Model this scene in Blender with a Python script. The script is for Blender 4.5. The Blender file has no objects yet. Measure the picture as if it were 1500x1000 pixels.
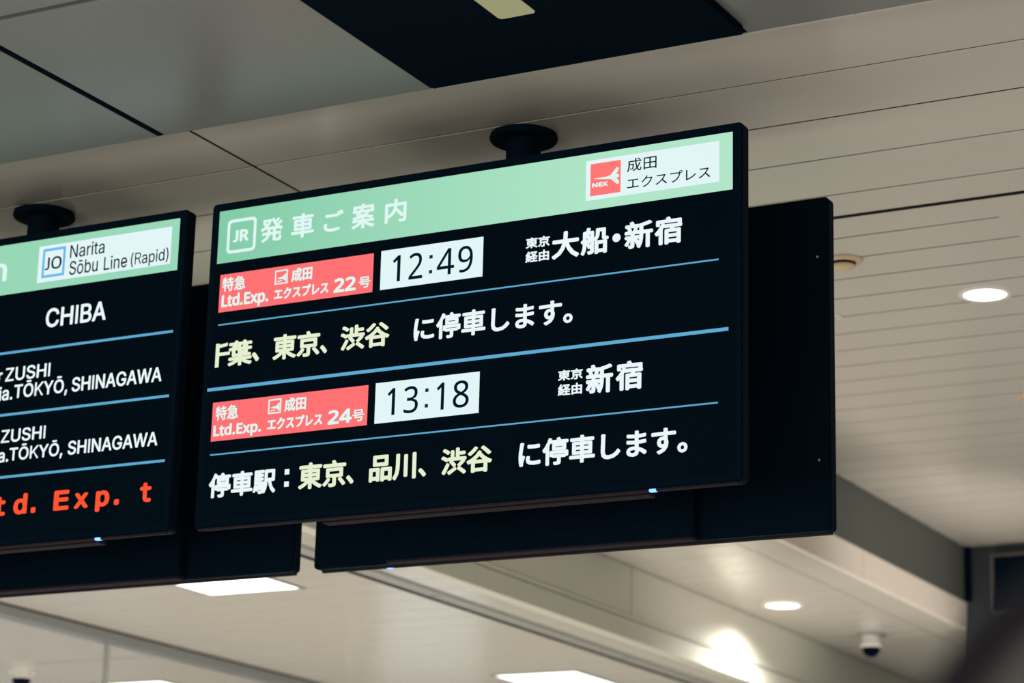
import bpy, bmesh, math
from mathutils import Matrix, Vector

# ------------------------------------------------------------------ camera, world, lights, exposure
SC = bpy.context.scene
COL = SC.collection
cam_d = bpy.data.cameras.new('camera')
cam = bpy.data.objects.new('camera', cam_d)
COL.objects.link(cam)
SC.camera = cam
RIGHT = Vector((0.8824, 0.4698, 0.0245)); UP = Vector((0.1063, -0.2498, 0.9624)); FWD = Vector((-0.4583, 0.8467, 0.2704))
M3 = Matrix((RIGHT, UP, -FWD)).transposed()
cam.matrix_world = Matrix.Translation((0, 0, 1.6)) @ M3.to_4x4()
cam_d.sensor_width = 36
cam_d.lens = 3702.47 / 1500 * 36
cam_d.clip_start = 0.05
cam_d.dof.use_dof = True
cam_d.dof.focus_distance = 7.0
cam_d.dof.aperture_fstop = 2.8
cam_d.dof.aperture_blades = 9

w = bpy.data.worlds.new('station_hall_air')
SC.world = w
w.use_nodes = True
w.node_tree.nodes['Background'].inputs[0].default_value = (0.93, 0.95, 1.0, 1)
w.node_tree.nodes['Background'].inputs[1].default_value = 0.22

def area(name, loc, size, power, color, rot=(math.pi, 0, 0), sy=None):
    l = bpy.data.lights.new(name, 'AREA'); l.shape = 'RECTANGLE'
    l.size = size; l.size_y = sy or size; l.energy = power; l.color = color
    o = bpy.data.objects.new(name, l); COL.objects.link(o); o.location = loc; o.rotation_euler = rot
    return o
def spot(name, loc, power, color, angle, blend=0.4, r=0.05):
    l = bpy.data.lights.new(name, 'SPOT'); l.energy = power; l.color = color
    l.spot_size = math.radians(angle); l.spot_blend = blend; l.shadow_soft_size = r
    o = bpy.data.objects.new(name, l); COL.objects.link(o); o.location = loc
    return o
WARM = (1.0, 0.955, 0.885); COOL = (0.86, 0.94, 1.0)
# light of the open concourse: from the bright hall behind the camera, and thrown up by the pale floor
area('hall_light_behind_camera', (-3.5, -5.0, 1.2), 12.0, 440, WARM, (math.radians(100), 0, 0), sy=2.2)
area('floor_bounce_near', (-4.6, 4.8, 0.25), 7.0, 102, WARM, sy=6.5)
area('floor_bounce_far', (-7.5, 10.0, 0.25), 6.0, 215, WARM, sy=6)
area('floor_bounce_right', (0.8, 10.0, 0.25), 3.5, 105, WARM, sy=4)
# unseen cool lamp, added at the far end for a sheen on the low ceiling
area('far_sheen_fill', (-9.8, 16.9, 1.8), 0.9, 2.6, COOL, (math.radians(-90), 0, 0), sy=1.4)
sp = spot('strip_fill_spot', (-2.2, 11.9, 2.4), 165, (1.0, 0.94, 0.88), 55, 0.9, 0.15)  # added spot with no fixture, brightens the pale fascia strip
sp.rotation_euler = Vector((-2.0, 0.0, 1.5)).to_track_quat('-Z', 'Y').to_euler()

SC.view_settings.view_transform = 'Standard'
SC.view_settings.look = 'None'
SC.view_settings.exposure = 0.0
SC.view_settings.gamma = 1.0
SC.view_settings.use_curve_mapping = False

# ------------------------------------------------------------------ materials
def lin(c):
    return tuple(((v / 255) / 12.92 if v / 255 <= 0.04045 else ((v / 255 + 0.055) / 1.055) ** 2.4) for v in c) + (1,)
MATS = {}
def mat(name, rgb, rough=0.5, metal=0.0, spec=0.5, var=0.05, scale=6.0, bump=0.0, linear=False):
    m = bpy.data.materials.new(name); m.use_nodes = True
    nt = m.node_tree; b = nt.nodes['Principled BSDF']
    c = rgb + (1,) if linear else lin(rgb)
    tc = nt.nodes.new('ShaderNodeTexCoord'); n = nt.nodes.new('ShaderNodeTexNoise')
    n.inputs['Scale'].default_value = scale; n.inputs['Detail'].default_value = 4
    nt.links.new(tc.outputs['Object'], n.inputs['Vector'])
    mr = nt.nodes.new('ShaderNodeMapRange'); mr.inputs[3].default_value = 1 - var; mr.inputs[4].default_value = 1 + var
    nt.links.new(n.outputs['Fac'], mr.inputs[0])
    mx = nt.nodes.new('ShaderNodeVectorMath'); mx.operation = 'SCALE'; mx.inputs[0].default_value = c[:3]
    nt.links.new(mr.outputs[0], mx.inputs['Scale']); nt.links.new(mx.outputs[0], b.inputs['Base Color'])
    b.inputs['Roughness'].default_value = rough; b.inputs['Metallic'].default_value = metal
    b.inputs['Specular IOR Level'].default_value = spec
    if bump:
        bp = nt.nodes.new('ShaderNodeBump'); bp.inputs['Strength'].default_value = bump; bp.inputs['Distance'].default_value = 0.002
        nt.links.new(n.outputs['Fac'], bp.inputs['Height']); nt.links.new(bp.outputs[0], b.inputs['Normal'])
    MATS[name] = m
    return m
def emis(name, rgb, strength=1.0, rgb2=None):
    """a lit display colour; rgb2 = the panel backlight's second tone across its width (object X)"""
    m = bpy.data.materials.new(name); m.use_nodes = True
    nt = m.node_tree; b = nt.nodes['Principled BSDF']
    b.inputs['Base Color'].default_value = (0.01, 0.01, 0.012, 1); b.inputs['Roughness'].default_value = 0.4
    b.inputs['Specular IOR Level'].default_value = 0.1
    b.inputs['Emission Strength'].default_value = strength
    if rgb2:
        tc = nt.nodes.new('ShaderNodeTexCoord'); sp = nt.nodes.new('ShaderNodeSeparateXYZ')
        rp = nt.nodes.new('ShaderNodeValToRGB'); rp.color_ramp.elements[0].color = lin(rgb); rp.color_ramp.elements[1].color = lin(rgb2)
        mr = nt.nodes.new('ShaderNodeMapRange'); mr.inputs[1].default_value = -0.85; mr.inputs[2].default_value = 0.5
        nt.links.new(tc.outputs['Object'], sp.inputs[0]); nt.links.new(sp.outputs['X'], mr.inputs[0])
        nt.links.new(mr.outputs[0], rp.inputs[0]); nt.links.new(rp.outputs[0], b.inputs['Emission Color'])
    else:
        b.inputs['Emission Color'].default_value = lin(rgb)
    MATS[name] = m
    return m
mat('panel_beige', (200, 193, 180), rough=0.25, spec=0.5, var=0.02, scale=3)
mat('plank_beige', (200, 193, 180), rough=0.21, spec=0.6, var=0.02, scale=3)
mat('tile_grey', (121, 122, 118), rough=0.33, spec=0.5, var=0.03, scale=2)
mat('void_dark', (16, 18, 22), rough=0.9, spec=0.1)
mat('case_black', (0.0006, 0.007, 0.015), rough=0.7, spec=0.04, var=0.1, linear=True)
mat('unit_black', (0.0002, 0.004, 0.009), rough=0.8, spec=0.02, linear=True)
mat('seam_grey', (84, 79, 77), rough=0.7, spec=0.2, var=0.04)
mat('trim_black', (46, 40, 44), rough=0.85, spec=0.02, var=0.05)
mat('screen_black', (0.0003, 0.006, 0.013), rough=0.6, spec=0.03, var=0.1, linear=True)
mat('beam_grey', (82, 84, 78), rough=0.6, spec=0.3, var=0.04)
mat('fascia_beige', (203, 200, 183), rough=0.42, spec=0.4, var=0.02, scale=3)
mat('fascia_pale', (226, 214, 200), rough=0.45, spec=0.4, var=0.02, scale=3)
mat('wall_slate', (70, 78, 82), rough=0.7, spec=0.2, var=0.05)
mat('metal_grey', (150, 152, 150), rough=0.4, metal=0.3, var=0.04)
mat('channel_grey', (150, 147, 136), rough=0.5, var=0.04)
mat('mullion_grey', (176, 172, 162), rough=0.5, var=0.03)
mat('metal_bright', (215, 212, 208), rough=0.3, metal=0.6, var=0.03)
mat('white_plastic', (222, 218, 208), rough=0.5, var=0.02)
mat('tan_plastic', (206, 176, 142), rough=0.55, var=0.02)
mat('floor_stone', (150, 146, 138), rough=0.5, var=0.08, scale=2)
mat('near_grey', (96, 92, 89), rough=0.7, spec=0.2, var=0.04)
mat('near_rim', (30, 28, 33), rough=0.7, spec=0.2, var=0.04)
emis('header_green', (128, 202, 166), 1.0, (176, 229, 200))
emis('header_green_dim', (140, 208, 172), 1.0, (152, 216, 184))
emis('white', (232, 246, 248)); emis('header_white', (222, 245, 240)); emis('yellow', (228, 238, 206))
emis('panel_white', (226, 245, 246)); emis('label_red', (255, 112, 114)); emis('logo_red', (255, 118, 116))
emis('line_blue', (92, 168, 208)); emis('logo_blue', (104, 182, 244)); emis('red_led', (255, 84, 48))
emis('led_blue', (90, 130, 255), 4.0); emis('dark', (4, 22, 38)); emis('lamp_white', (255, 252, 240), 3.0)
emis('lamp_dim', (150, 146, 108), 1.0)
g = bpy.data.materials.new('clear_glass'); g.use_nodes = True
gb = g.node_tree.nodes['Principled BSDF']; gb.inputs['Transmission Weight'].default_value = 1.0
gb.inputs['Roughness'].default_value = 0.0; gb.inputs['IOR'].default_value = 1.1; gb.inputs['Base Color'].default_value = (0.95, 0.96, 0.95, 1)
MATS['clear_glass'] = g

# ------------------------------------------------------------------ helpers
ORG = {}
def origin(p):
    return ORG.get(p.name, Vector((0, 0, 0))) if p else Vector((0, 0, 0))
def obj(name, bm, m, parent=None, smooth=False, shift=True):
    me = bpy.data.meshes.new(name)
    if shift and parent: bmesh.ops.translate(bm, verts=bm.verts, vec=-origin(parent))
    bm.to_mesh(me); bm.free()
    if smooth:
        for p in me.polygons: p.use_smooth = True
    me.materials.append(MATS[m])
    o = bpy.data.objects.new(name, me); COL.objects.link(o)
    if parent: o.parent = parent; ORG[o.name] = origin(parent)
    return o
def thing(name, label, cat, loc, group=None, rotz=0):
    o = bpy.data.objects.new(name, None); COL.objects.link(o)
    o.location = loc; o.rotation_euler = (0, 0, rotz); o.empty_display_size = 0.05
    o['label'] = label; o['category'] = cat
    if group: o['group'] = group
    ORG[o.name] = Vector(loc)
    return o
def struct(name, bm, m, loc=(0, 0, 0)):
    bmesh.ops.translate(bm, verts=bm.verts, vec=-Vector(loc))
    o = obj(name, bm, m); o.location = loc; o['kind'] = 'structure'; ORG[o.name] = Vector(loc)
    return o
def box(x0, x1, y0, y1, z0, z1, bm=None, bev=0.0, seg=1):
    new = bmesh.new()
    bmesh.ops.create_cube(new, size=1)
    for v in new.verts:
        v.co = Vector((x0 + (v.co.x + .5) * (x1 - x0), y0 + (v.co.y + .5) * (y1 - y0), z0 + (v.co.z + .5) * (z1 - z0)))
    if bev: bmesh.ops.bevel(new, geom=new.edges[:], offset=bev, segments=seg, affect='EDGES', profile=0.5)
    if bm is None: return new
    me = bpy.data.meshes.new('tmp'); new.to_mesh(me); new.free(); bm.from_mesh(me); bpy.data.meshes.remove(me)
    return bm
def lathe(prof, cx, cy, n=32, bm=None):
    """prof: list of (radius, z)"""
    bm = bm or bmesh.new(); rings = []
    for r, z in prof:
        if r < 1e-6: rings.append([bm.verts.new((cx, cy, z))])
        else: rings.append([bm.verts.new((cx + r * math.cos(2 * math.pi * k / n), cy + r * math.sin(2 * math.pi * k / n), z)) for k in range(n)])
    for a, b in zip(rings, rings[1:]):
        for k in range(n):
            if len(a) == 1 and len(b) == 1: continue
            if len(a) == 1: bm.faces.new((a[0], b[k], b[(k + 1) % n]))
            elif len(b) == 1: bm.faces.new((a[k], b[0], a[(k + 1) % n]))
            else: bm.faces.new((a[k], b[k], b[(k + 1) % n], a[(k + 1) % n]))
    bmesh.ops.recalc_face_normals(bm, faces=bm.faces)
    return bm
def prism_xz(pts, y0, y1, bm=None):
    bm = bm or bmesh.new()
    a = [bm.verts.new((x, y0, z)) for x, z in pts]; b = [bm.verts.new((x, y1, z)) for x, z in pts]
    bm.faces.new(a); bm.faces.new(b[::-1])
    for k in range(len(pts)): bm.faces.new((a[k], a[(k + 1) % len(pts)], b[(k + 1) % len(pts)], b[k]))
    bmesh.ops.recalc_face_normals(bm, faces=bm.faces)
    return bm
def rrect(x0, x1, z0, z1, r, n=5):
    out = []
    for cx, cz, a0 in ((x1 - r, z1 - r, 0), (x0 + r, z1 - r, 90), (x0 + r, z0 + r, 180), (x1 - r, z0 + r, 270)):
        for k in range(n + 1):
            t = math.radians(a0 + 90 * k / n); out.append((cx + r * math.cos(t), cz + r * math.sin(t)))
    return out
def ring_xz(o_pts, i_pts, y0, y1):
    bm = bmesh.new(); L = []
    for pts, y in ((o_pts, y0), (i_pts, y0), (i_pts, y1), (o_pts, y1)): L.append([bm.verts.new((x, y, z)) for x, z in pts])
    n = len(o_pts)
    for a, b in ((0, 1), (1, 2), (2, 3), (3, 0)):
        for k in range(n): bm.faces.new((L[a][k], L[a][(k + 1) % n], L[b][(k + 1) % n], L[b][k]))
    bmesh.ops.recalc_face_normals(bm, faces=bm.faces)
    return bm

# lettering as flat meshes -----------------------------------------------
CAPS = {'s': 0.509, 'h': 0.573, 'm': 0.520}
_bowl = [(60, 509), (250, 509)] + [(270 + 138 * math.cos(math.radians(t)), 372 + 137 * math.sin(math.radians(t))) for t in range(80, -81, -16)] + [(250, 235), (60, 235)]
_bowli = [(112, 461), (250, 461)] + [(268 + 90 * math.cos(math.radians(t)), 372 + 89 * math.sin(math.radians(t))) for t in range(80, -81, -16)] + [(250, 283), (112, 283)]
_nb = len(_bowl)
PLAIN = {'K': (467, [60, 0, 112, 0, 112, 509, 60, 509, 112, 232, 112, 165, 440, 509, 372, 509, 196, 300, 236, 262, 449, 0, 385, 0], [(0, 1, 2, 3), (4, 5, 6, 7), (8, 11, 10, 9)]),
         'Z': (438, [40, 0, 399, 0, 399, 48, 40, 48, 48, 461, 392, 461, 392, 509, 48, 509, 40, 40, 104, 40, 392, 470, 328, 470], [(0, 1, 2, 3), (4, 5, 6, 7), (8, 9, 10, 11)]),
         'R': (449, [c for p in _bowl + _bowli + [(60, 0), (112, 0), (112, 509), (60, 509), (238, 250), (292, 250), (428, 0), (368, 0)] for c in p],
               [(k, k + 1, _nb + k + 1, _nb + k) for k in range(_nb - 1)] + [(2 * _nb, 2 * _nb + 1, 2 * _nb + 2, 2 * _nb + 3), (2 * _nb + 4, 2 * _nb + 7, 2 * _nb + 6, 2 * _nb + 5)])}
_tc = {}
def glyphs(text, style):
    key = (text, style)
    if key in _tc: return _tc[key]
    if style == 'c':          # kanji and kana come from the built-in text object
        cu = bpy.data.curves.new('t', 'FONT'); cu.body = text; cu.resolution_u = 3
        o = bpy.data.objects.new('t', cu); COL.objects.link(o)
        bpy.context.view_layer.update()
        me = bpy.data.meshes.new_from_object(o.evaluated_get(bpy.context.evaluated_depsgraph_get()))
        r = ([(v.co.x, v.co.y) for v in me.vertices], [tuple(p.vertices) for p in me.polygons])
        bpy.data.objects.remove(o); bpy.data.curves.remove(cu); bpy.data.meshes.remove(me)
    else:
        vs, fs, x = [], [], 0
        for ch in text:
            if ch == ' ': x += 240; continue
            if ch == 'I': a, gv, gf = 172, [60, 0, 112, 0, 112, 509, 60, 509], [(0, 1, 2, 3)]
            elif style + ch in ('sK', 'sZ', 'sR'): a, gv, gf = PLAIN[ch]
            elif ch == '1': a, gv, gf = 300, [150, 0, 222, 0, 222, 573, 166, 573, 40, 462, 76, 418, 152, 480], [(0, 1, 2, 6), (2, 3, 4, 5, 6)]
            else:
                a, sv, sf = GLYPH[style + ch]
                gv = list(map(int, sv.split())); gf = [tuple(map(int, q.split())) for q in sf.split('|')]
                if style + ch == 'hJ':
                    for k in range(1, len(gv), 2): gv[k] = (gv[k] + 152) * 573 / 725
                    for k in range(0, len(gv), 2): gv[k] += 70
                    a = 285
            n = len(vs)
            vs += [((gv[k] + x) / 1000, gv[k + 1] / 1000) for k in range(0, len(gv), 2)]
            fs += [tuple(q + n for q in p) for p in gf]; x += a
        r = (vs, fs)
    _tc[key] = r
    return r
RING = [(math.cos(k * math.pi / 4), math.sin(k * math.pi / 4)) for k in range(8)]
def lettering(name, text, x0, x1, z0, z1, y, bold, m, parent, mode='box', style='c'):
    vs, fs = glyphs(text, style)
    ax, bx = min(v[0] for v in vs), max(v[0] for v in vs)
    if mode == 'cap': ay, by = 0.0, CAPS[style]
    else: ay, by = min(v[1] for v in vs), max(v[1] for v in vs)
    r = bold * (z1 - z0) / (by - ay); rx = r * 1.2
    x0 += rx; x1 -= rx; z0 += r; z1 -= r
    o0 = origin(parent); V, F = [], []
    for dx, dz in ([(0, 0)] + (RING if bold > 0 else [])):     # heavier weight = the outline spread outwards
        n = len(V)
        V += [(x0 + dx * rx + (v[0] - ax) / (bx - ax) * (x1 - x0) - o0.x, y - o0.y, z0 + dz * r + (v[1] - ay) / (by - ay) * (z1 - z0) - o0.z) for v in vs]
        F += [tuple(q + n for q in f) for f in fs]
    me = bpy.data.meshes.new(name); me.from_pydata(V, [], F); me.materials.append(MATS[m])
    o = bpy.data.objects.new(name, me); COL.objects.link(o); o.parent = parent
    return o
# outlines of the lettering used on the displays: advance, vertices, faces (thousandths of an em)
GLYPH = {
    's(': (273, '89 207 92 264 101 324 114 384 132 441 153 494 177 539 236 539 212 485 191 428 174 370 161 313 154 258 151 207 154 161 160 115 172 67 188 16 209 -38 236 -96 177 -96 139 -21 111 55 95 131', '5 7 6|5 8 7|4 8 5|4 9 8|3 9 4|3 10 9|2 10 3|2 11 10|1 11 2|1 12 11|0 12 1|0 13 12|23 13 0|23 14 13|23 15 14|22 15 23|22 16 15|22 17 16|21 17 22|21 18 17|20 18 21|20 19 18'),
    's)': (273, '37 -96 64 -37 86 18 102 69 113 116 120 162 122 207 119 258 112 313 99 370 82 428 62 485 37 539 97 539 121 494 142 441 159 384 173 323 181 264 184 207 178 130 161 53 134 -22 97 -96', '11 13 12|11 14 13|11 15 14|10 15 11|10 16 15|9 16 10|9 17 16|8 17 9|8 18 17|7 18 8|7 19 18|6 19 7|5 19 6|5 20 19|4 20 5|4 21 20|3 21 4|2 21 3|2 22 21|1 22 2|1 23 22|0 23 1'),
    's,': (188, '38 -119 68 71 137 71 84 -119', '0 2 1|0 3 2'),
    's.': (188, '95 -4 78 -1 63 9 53 24 50 41 53 59 63 73 78 83 95 87 113 83 128 73 138 59 141 41 138 24 128 9 113 -1', '7 9 8|6 9 7|6 10 9|5 10 6|5 11 10|4 11 5|4 12 11|3 12 4|3 13 12|2 13 3|2 14 13|1 14 2|1 15 14|0 15 1'),
    'sA': (479, '16 0 201 509 276 509 463 0 395 0 287 302 276 334 264 372 250 420 232 478 245 478 228 419 213 371 201 333 191 302 85 0 110 142 110 199 370 199 370 142', '0 9 1|9 2 1|9 10 2|10 3 2|0 17 9|17 11 9|11 8 9|11 8 10|8 18 10|18 3 10|7 18 8|17 12 11|6 18 7|17 13 12|5 18 6|17 14 13|17 16 14|16 15 14|4 19 5|19 18 5|0 16 17|16 18 17|16 19 18|19 3 18|0 15 16|4 3 19'),
    'sB': (456, '60 0 60 509 241 509 289 504 329 491 359 469 381 442 394 410 398 374 395 344 387 320 373 301 356 286 336 275 315 267 315 262 339 257 363 245 385 227 402 203 414 173 418 136 413 100 400 67 377 39 344 18 301 4 247 0 125 57 245 57 296 63 330 80 349 105 355 137 352 161 342 184 327 203 306 218 279 228 248 231 125 231 125 285 238 285 265 288 288 296 308 309 323 326 333 348 336 372 330 403 313 429 283 446 240 452 125 452', '0 53 1|53 2 1|53 3 2|53 4 3|53 5 4|53 52 5|52 6 5|0 41 53|51 6 52|50 6 51|50 7 6|49 7 50|49 8 7|48 8 49|48 9 8|47 9 48|46 9 47|46 10 9|45 10 46|45 11 10|44 11 45|44 12 11|43 12 44|42 12 43|42 13 12|0 40 41|40 42 41|40 13 42|40 14 13|40 15 14|40 16 15|40 17 16|40 39 17|39 18 17|0 28 40|38 18 39|37 18 38|37 19 18|36 19 37|36 20 19|35 20 36|34 20 35|34 21 20|33 21 34|32 21 33|32 22 21|31 22 32|31 23 22|30 23 31|30 24 23|29 24 30|0 29 28|0 24 29|0 25 24|0 26 25|0 27 26'),
    'sC': (510, '267 -7 205 1 150 25 104 63 70 115 48 179 40 254 48 329 70 393 104 445 150 484 205 508 267 516 305 513 340 504 373 490 402 471 427 447 448 418 463 385 473 348 408 348 401 373 389 395 375 413 357 428 337 440 315 449 292 454 267 456 223 450 184 432 150 403 125 364 109 314 103 254 109 194 125 145 151 105 184 76 223 59 267 53 292 55 315 60 337 69 357 81 375 96 389 114 401 136 408 160 473 160 463 124 448 91 428 62 402 38 373 19 341 5 305 -4', '11 13 12|11 14 13|10 14 11|10 15 14|10 16 15|9 16 10|9 29 16|29 17 16|9 30 29|28 17 29|27 17 28|9 31 30|26 17 27|26 18 17|8 31 9|25 18 26|8 32 31|24 18 25|24 19 18|23 19 24|8 33 32|22 19 23|7 33 8|22 20 19|21 20 22|7 34 33|6 34 7|6 35 34|5 35 6|5 36 35|5 37 36|4 37 5|48 50 49|48 51 50|4 38 37|47 51 48|47 52 51|3 38 4|46 52 47|3 39 38|45 52 46|45 53 52|44 53 45|3 40 39|43 53 44|2 40 3|43 54 53|42 54 43|2 41 40|41 54 42|2 54 41|2 55 54|1 55 2|1 56 55|1 57 56|0 57 1'),
    'sG': (520, '269 -7 205 1 149 25 104 64 69 116 47 179 40 254 47 329 69 393 103 445 149 484 203 508 265 516 304 513 340 504 374 489 403 469 429 445 449 416 465 384 474 349 408 349 399 372 387 393 373 411 356 427 337 439 315 448 291 454 265 456 222 450 183 432 150 404 125 364 109 314 103 254 109 194 125 145 151 105 184 76 224 59 269 53 309 57 345 71 374 93 396 123 410 160 415 202 434 199 283 199 283 256 478 256 478 200 471 141 451 91 419 50 377 19 326 0', '11 13 12|11 14 13|10 14 11|10 15 14|10 16 15|9 16 10|9 29 16|29 17 16|9 30 29|28 17 29|27 17 28|9 31 30|26 17 27|8 31 9|26 18 17|25 18 26|8 32 31|24 18 25|24 19 18|23 19 24|8 33 32|7 33 8|22 19 23|22 20 19|21 20 22|7 34 33|6 34 7|6 35 34|49 51 50|49 47 51|47 52 51|5 35 6|5 36 35|49 46 47|48 52 47|48 53 52|46 48 49|46 53 48|5 37 36|4 37 5|45 53 46|4 38 37|45 54 53|44 54 45|3 38 4|3 39 38|43 54 44|43 55 54|3 40 39|42 55 43|2 40 3|2 41 40|41 55 42|2 55 41|2 56 55|1 56 2|1 57 56|0 57 1'),
    'sH': (517, '60 0 60 509 125 509 125 289 392 289 392 509 457 509 457 0 392 0 392 232 125 232 125 0', '0 2 1|0 3 2|4 6 5|4 7 6|0 10 3|10 4 3|10 9 4|9 7 4|0 11 10|8 7 9'),
    'sK': (467, '104 145 104 216 122 239 139 261 157 282 174 303 193 324 212 344 364 509 448 509 231 276 228 276 60 0 60 509 125 509 125 334 124 225 125 193 125 0 372 0 188 259 228 309 449 0', '12 14 13|12 15 14|7 9 8|7 21 9|21 10 9|6 21 7|12 1 15|1 2 15|2 16 15|5 21 6|5 20 21|10 22 21|4 20 5|3 20 4|0 10 11|0 22 10|2 20 3|2 19 20|16 19 2|17 19 16|12 0 1|18 19 17|12 22 0|18 22 12|19 22 18'),
    'sL': (393, '60 0 60 509 125 509 125 57 361 57 361 0', '0 2 1|0 3 2|0 4 3|0 5 4'),
    'sN': (523, '60 0 60 509 136 509 343 183 352 169 363 151 375 130 388 107 401 82 414 55 405 54 402 81 401 108 400 134 399 157 399 178 399 195 399 509 463 509 463 0 387 0 202 290 190 310 177 331 164 354 148 381 130 413 108 452 119 454 121 417 122 384 123 354 124 328 125 307 125 291 125 0', '0 27 1|27 2 1|27 28 2|28 3 2|16 18 17|16 19 18|29 26 28|26 3 28|0 29 27|29 26 27|0 30 29|25 3 26|0 31 30|24 3 25|23 3 24|0 32 31|22 3 23|0 33 32|21 3 22|0 34 33|0 35 34|20 3 21|15 19 16|20 4 3|14 19 15|20 5 4|13 19 14|20 6 5|12 19 13|20 7 6|11 19 12|20 8 7|20 10 8|10 9 8|10 19 11|20 19 10'),
    'sO': (533, '267 -7 205 1 150 25 105 63 70 115 48 179 40 254 48 329 70 393 105 445 150 484 205 508 267 516 329 508 384 484 429 445 464 393 486 329 493 254 486 179 464 115 429 63 384 25 329 1 267 53 310 59 349 76 383 105 408 144 425 194 430 254 425 314 408 365 383 404 349 433 310 450 267 456 223 450 184 433 151 404 125 364 109 314 103 254 109 194 125 144 151 105 184 76 223 59', '11 13 12|10 13 11|10 14 13|9 14 10|9 36 14|36 15 14|9 37 36|35 15 36|34 15 35|9 38 37|8 38 9|34 16 15|33 16 34|8 39 38|32 16 33|8 40 39|7 40 8|32 17 16|31 17 32|7 41 40|6 41 7|31 18 17|30 18 31|6 42 41|5 42 6|5 43 42|29 18 30|29 19 18|5 44 43|28 19 29|4 44 5|28 20 19|4 45 44|27 20 28|3 45 4|27 21 20|3 46 45|26 21 27|3 47 46|25 21 26|25 22 21|2 47 3|2 24 47|24 22 25|2 22 24|1 22 2|1 23 22|1 0 23'),
    'sR': (449, '60 0 60 509 236 509 290 504 333 489 367 465 390 433 405 395 409 352 405 309 390 271 367 240 333 217 289 203 236 198 96 198 96 255 234 255 269 258 298 267 319 281 334 300 342 324 345 352 342 380 334 405 319 425 298 440 269 449 233 452 125 452 125 0 353 0 230 229 303 229 428 0', '0 16 1|16 30 1|30 2 1|30 3 2|30 4 3|30 5 4|30 29 5|29 28 5|28 6 5|16 31 30|27 6 28|26 6 27|26 7 6|25 7 26|24 7 25|24 8 7|23 8 24|22 8 23|22 9 8|21 9 22|21 10 9|20 10 21|19 10 20|19 11 10|18 11 19|17 11 18|0 15 16|31 17 16|31 33 17|33 11 17|33 34 11|34 12 11|31 14 33|14 32 33|35 12 34|13 35 12|14 35 13|0 14 15|0 31 14|32 35 14'),
    'sS': (446, '224 -9 172 -4 128 9 91 31 64 60 46 96 38 137 104 137 110 110 123 88 142 71 166 59 194 52 224 49 257 52 286 60 311 74 329 92 341 114 346 139 342 161 332 179 316 193 296 205 272 214 245 222 184 239 128 260 86 289 60 326 52 372 58 413 75 448 102 476 138 498 180 511 227 516 275 511 316 498 351 476 377 449 394 415 401 378 337 378 326 412 302 437 267 453 225 459 194 456 167 448 145 435 129 418 118 398 115 376 119 352 131 334 148 319 169 308 191 300 212 293 264 279 287 272 312 264 336 252 359 238 379 220 395 198 405 171 408 139 403 99 386 64 360 34 323 11 278 -4', '35 37 36|34 37 35|34 38 37|33 38 34|33 39 38|33 40 39|32 47 33|47 40 33|32 48 47|46 40 47|32 49 48|45 40 46|45 41 40|31 49 32|31 50 49|44 41 45|31 51 50|31 52 51|44 42 41|30 52 31|43 42 44|30 53 52|30 54 53|29 54 30|29 55 54|29 56 55|28 56 29|28 57 56|28 58 57|28 59 58|28 60 59|27 60 28|27 61 60|27 62 61|27 63 62|26 63 27|26 64 63|25 64 26|25 65 64|24 65 25|24 66 65|23 66 24|22 66 23|22 67 66|21 67 22|20 67 21|20 68 67|19 68 20|18 68 19|18 69 68|5 7 6|5 8 7|17 69 18|5 9 8|17 70 69|4 9 5|16 70 17|4 10 9|15 70 16|4 11 10|15 71 70|14 71 15|3 11 4|3 12 11|13 71 14|3 13 12|3 71 13|3 72 71|2 72 3|2 73 72|1 73 2|1 0 73'),
    'sT': (448, '32 452 32 509 417 509 417 452 257 452 257 0 193 0 193 452', '0 2 1|0 3 2|7 3 0|6 4 7|4 3 7|6 5 4'),
    'sU': (517, '259 -8 203 -2 154 15 114 43 85 80 66 124 60 173 60 509 124 509 124 178 128 144 141 113 160 87 187 68 220 56 259 52 298 56 331 68 357 87 377 113 389 144 393 178 393 509 457 509 457 173 451 124 433 80 403 43 363 15 315 -2', '6 8 7|6 9 8|21 23 22|21 24 23|6 10 9|20 24 21|5 10 6|20 25 24|5 11 10|19 25 20|19 26 25|4 11 5|4 12 11|18 26 19|4 13 12|17 26 18|3 13 4|17 27 26|3 14 13|16 27 17|3 15 14|15 27 16|3 27 15|2 27 3|2 28 27|1 28 2|1 29 28|0 29 1'),
    'sW': (686, '155 0 16 509 82 509 163 196 170 171 175 145 181 120 187 94 192 67 197 40 189 40 194 67 200 94 205 120 211 145 218 171 224 196 306 509 380 509 462 196 468 171 474 145 480 120 486 94 492 67 497 40 488 40 493 67 499 94 504 120 510 145 517 171 523 196 603 509 670 509 530 0 455 0 368 323 359 356 351 391 344 431 336 475 350 475 342 433 335 395 327 359 318 323 230 0', '0 2 1|0 3 2|16 41 17|41 18 17|41 42 18|42 19 18|32 34 33|32 35 34|16 43 41|43 40 41|43 40 42|40 19 42|16 44 43|39 19 40|16 45 44|38 19 39|16 46 45|37 19 38|16 47 46|36 19 37|0 4 3|15 47 16|36 20 19|31 35 32|0 5 4|14 47 15|36 21 20|30 35 31|0 6 5|13 47 14|36 22 21|29 35 30|0 7 6|12 47 13|36 23 22|28 35 29|0 8 7|11 47 12|36 24 23|27 35 28|0 10 8|10 9 8|10 47 11|36 26 24|26 25 24|26 35 27|0 47 10|36 35 26'),
    'sY': (472, '203 0 203 208 16 509 91 509 192 344 208 318 222 292 236 264 250 230 224 230 237 265 251 293 265 318 280 344 381 509 455 509 268 208 268 0', '1 3 2|1 4 3|13 15 14|13 16 15|1 5 4|12 16 13|11 16 12|1 6 5|10 16 11|1 7 6|9 8 10|8 16 10|1 8 7|1 16 8|0 16 1|0 17 16'),
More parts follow.
